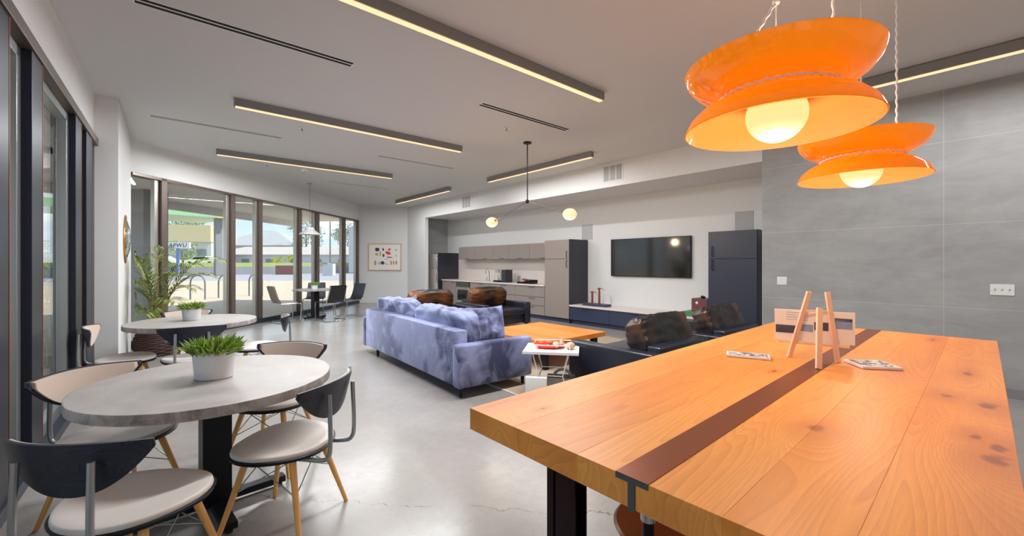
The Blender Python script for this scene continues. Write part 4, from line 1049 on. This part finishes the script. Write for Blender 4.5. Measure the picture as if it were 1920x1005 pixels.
tile_card('white printed tile right of the easel on the bar table', 2.495, .403, R(-52), .155, .15, 8)

# ================================================================== OUTDOORS
struct(MB().box(-120, 160, -60, 240, -.6, -.08).build('ground_road', 'asphalt', smooth=False))
struct(MB().prism([(-60, -20), (-.95, -20), (-.95, 9.6), (5.7, 15.2), (30, 4), (40, 14), (-2, 46), (-60, 46)], -.3, -.03).build('ground_paving', 'sidewalk', smooth=False))
def wpt(x, y): return (x, y)
# overhang over the windows
struct(wbox(wbox(MB(), -4, LW+1.5, .12, 3.3, 3.06, 3.34), -4, LW+1.5, 3.3, 3.42, 2.86, 3.36).build('trim_6', 'soffitout', smooth=False))
struct(MB().box(-3.4, -.95, -3, 9.3, 3.06, 3.34).build('trim_7', 'soffitout', smooth=False))
struct(wbox(MB(), 2.15, 2.75, 2.1, 2.6, -.05, 3.06).build('column_outdoor', 'greyhouse', smooth=False))
# bike racks
def rack(x, y, label, a=R(-40)):
    t = MB(); r = .29; pts = [(-r, 0, -.03), (-r, 0, .62)] + [(-r*math.cos(k*PI/8), 0, .64+r*math.sin(k*PI/8)) for k in range(1, 8)] + [(r, 0, .62), (r, 0, -.03)]
    t.tube(pts, .028, 10); o = t.build('bike_rack', 'pole', loc=(x, y, 0), rz=a); tag(o, label, 'bike rack', 'hoop bike racks on the paving')
rack(1.30, 20.8, 'grey hoop bike rack outside, leftmost one beside the palm fronds')
rack(2.25, 21.1, 'grey hoop bike rack outside, second from the left')
rack(3.40, 21.5, 'grey hoop bike rack outside, third from the left')
# raised bank with grass across the road
struct(MB().prism([(-60, 66), (60, 62), (60, 90), (-60, 140)], -.2, .95).build('ground_bank', 'asphalt', smooth=False))
tag(MB().prism([(-60, 66.4), (60, 62.4), (60, 82), (-60, 100)], .94, 1.45).build('grass', 'grass', smooth=False), 'strip of yellow-green grass across the road', 'grass', kind='stuff')
# filling station canopy and post
t = thing('fuel_canopy', 'flat filling station canopy with a green band, held by a grey post', 'canopy', (5.7, 60.1, -.05), R(11))
MB().box(-16, .9, -1.2, 8, 6.68, 7.2).build('roof', 'soffitout', t, smooth=False)
MB().box(-16.1, -.5, -1.35, -1.2, 6.65, 7.4).build('band', 'gascan', t, smooth=False); MB().box(-.5, 1.0, -1.35, -1.2, 6.65, 7.4).build('band', 'yellow', t, smooth=False)
MB().box(-.36, .36, -.36, .36, 0, 6.68, .03).build('post', 'greyhouse', t, smooth=False)
def house(label, x, y, a, w_, d_, h_, rh, wm, rm, windows=4):
    t = thing('building', label, 'building', (x, y, .0), a)
    MB().box(-w_/2, w_/2, 0, d_, 0, h_).build('walls', wm, t, smooth=False)
    if rh:
        m = MB(); o_ = .6; A = [(-w_/2-o_, -o_, h_), (w_/2+o_, -o_, h_), (w_/2+o_, d_+o_, h_), (-w_/2-o_, d_+o_, h_)]; ins = min(w_, d_)/2
        T_ = [(-w_/2+ins, d_/2, h_+rh), (w_/2-ins, d_/2, h_+rh)]
        v = [m.bm.verts.new(p) for p in A+T_]
        for f in ((0, 1, 5, 4), (1, 2, 5), (2, 3, 4, 5), (3, 0, 4), (3, 2, 1, 0)): m.bm.faces.new([v[i] for i in f])
        m.build('roof', rm, t, smooth=False)
    for k in range(windows):
        xx = -w_/2+(k+.5)*w_/windows
        MB().box(xx-.8, xx+.8, -.06, 0, h_*.3, h_*.72).build('window', 'greyhouse', t, smooth=False)
    return t
t = house('beige flat-fronted store building beyond the filling station', 1.0, 96.5, R(-25), 15, 12, 5.4, 0, 'bldwhite', 'bldroof', 5)
MB().box(-7.6, 7.6, -.5, 12.2, 5.2, 8.2).build('fascia', 'bldbeige', t, smooth=False)
house('large house with a grey hipped roof behind the long low building', 20, 128, R(-35), 20, 16, 6.0, 4.5, 'bldwhite', 'greyroof', 3)
house('long low pale building with a shingled roof across the road', 27, 97, R(-38), 46, 10, 3.2, 1.9, 'bldwhite', 'bldroof', 9)
house('white flat-roofed building at the right end of the window view', 22.6, 60.5, R(-35), 3.2, 6, 6.6, 0, 'bldwhite', 'bldroof', 1)
def tree(label, x, y, h_, r, seed, mat='tree', name='tree', n=1500, ls=.5):
    t = thing(name, label, 'tree', (x, y, .9), 0, 'trees across the road'); rd = random.Random(seed)
    MB().cyl((0, 0, 0), (0, 0, h_*.7), .3, .12).build('trunk', 'trunk', t)
    m = MB(); m.fix = False
    cl = [(Vector((rd.uniform(-r, r)*.7, rd.uniform(-r, r)*.7, h_*rd.uniform(.4, .95))), rd.uniform(.25, .5)*r) for _ in range(16)]
    for k in range(n):
        c_, rr = rd.choice(cl); d = Vector((rd.gauss(0, 1), rd.gauss(0, 1), rd.gauss(0, 1))).normalized()*rr*rd.random()**.4; p = c_+d
        s = ls*rd.uniform(.5, 1.2); u = Vector((rd.gauss(0, 1), rd.gauss(0, 1), rd.gauss(0, 1))).normalized(); v_ = u.cross(Vector((rd.random(), 1, rd.random()))).normalized()
        m.quad(p-u*s*.5, p+v_*s*.3, p+u*s*.5, p-v_*s*.3)
    m.build('crown', mat, t, smooth=False)
tree('grey-green tree behind the long low building, left of the street pole', 30, 118, 12.5, 5.0, 1)
tree('grey-green tree right of the street pole beyond the low building', 38.5, 114, 12, 4.8, 2)
tree('pale tree farther left behind the filling station store', 4, 118, 11, 5.5, 3)
tree('dark tree beyond the canopy post at the left', -4, 100, 9, 4.5, 4)
tree('dark bush beside the sign in front of the store', 3.4, 84, 3.6, 2.2, 5, 'tree', 'bush', 700, .35)
tree('yellow bush growing beside the brick planter', 15.0, 66, 1.6, .9, 6, 'bush', 'bush', 350, .22)
tree('yellow bush nearer the street pole', 13.2, 66.5, 1.3, .9, 7, 'bush', 'bush', 350, .22)
t = thing('street_pole', 'thin tall street pole outside in front of the trees', 'pole', (25.4, 83.3, .9)); MB().cyl((0, 0, 0), (0, 0, 9.5), .16, .1).build('shaft', 'pole', t); MB().cyl((-.3, 0, .2), (1.8, 0, 8.8), .05).build('arm', 'pole', t) if False else None
t = thing('brick_planter', 'low red brick planter box at the road side', 'planter', (13.3, 60.6, -.08), R(-40)); MB().box(-1.4, 1.4, -.6, .6, 0, 1.15, .02).build('box', 'brick', t, smooth=False); MB().box(-1.45, 1.45, -.65, .65, 1.15, 1.25, .01).build('cap', 'bldwhite', t, smooth=False)
t = thing('utility_cabinet', 'pale utility cabinet at the road side right of the planter', 'cabinet', (15.8, 52.2, -.08), R(-40)); MB().box(-.6, .6, -.4, .4, 0, 1.4, .02).build('body', 'bldwhite', t, smooth=False); MB().box(-.7, -.0, -.5, .5, 1.4, 1.5, .02).build('lid', 'greyhouse', t, smooth=False)
# sign
t = thing('street_sign', 'white sign board with dark letters on a blue post outside', 'sign', (1.9, 57.4, -.05), R(-40))
MB().box(-1.3, 1.3, -.08, .08, 3.02, 3.66, .02).build('board', 'plastic', t, smooth=False); MB().box(-.13, .13, -.1, .1, 0, 3.02).build('post', 'blue', t, smooth=False)
cu = bpy.data.curves.new('lettering', 'FONT'); cu.body = 'APWU'; cu.size = .62; cu.extrude = .01; cu.align_x = 'CENTER'; cu.align_y = 'CENTER'; cu.shear = .2; cu.space_character = 1.1
tmpo = bpy.data.objects.new('tmp_text', cu); COL.objects.link(tmpo); bpy.context.view_layer.update()
lme = bpy.data.meshes.new_from_object(tmpo.evaluated_get(bpy.context.evaluated_depsgraph_get())); bpy.data.objects.remove(tmpo)
lme.materials.clear(); lme.materials.append(M['ink']); lo = bpy.data.objects.new('lettering', lme); COL.objects.link(lo); lo.parent = t; lo.location = (0, -.09, 3.34); lo.rotation_euler = (R(90), 0, 0)
# parked cars
def car(label, x, y, a, mt):
    t = thing('parked_car', label, 'car', (x, y, -.08), a, 'cars parked across the road')
    m = MB(); pr = [(-2.2, .35), (-2.15, .8), (-1.3, .92), (-.7, 1.4), (.8, 1.42), (1.5, .98), (2.15, .85), (2.25, .4), (2.1, .25), (-2.1, .25)]
    m.prism(pr, -.85, .85, mat=Matrix.Rotation(R(90), 4, 'X')); m.build('body', mt, t)
    m = MB(); m.prism([(-1.15, .95), (-.65, 1.33), (.75, 1.35), (1.3, 1.0)], -.87, .87, mat=Matrix.Rotation(R(90), 4, 'X')); m.build('windows', 'brownglass', t)
    for x_ in (-1.4, 1.4):
        for y_ in (-.8, .8): MB().cyl((x_, y_-.1, .32), (x_, y_+.1, .32), .32, seg=20).build('wheel', 'rubber', t)
car('white parked car across the road behind the canopy post', 5.6, 79, R(-35), 'white')
car('white parked car farther left beyond the palm', .8, 82, R(-30), 'white')
for o_ in bpy.data.objects:
    if o_.name.startswith('parked_car') and o_.parent is None: o_.location.z = 1.0
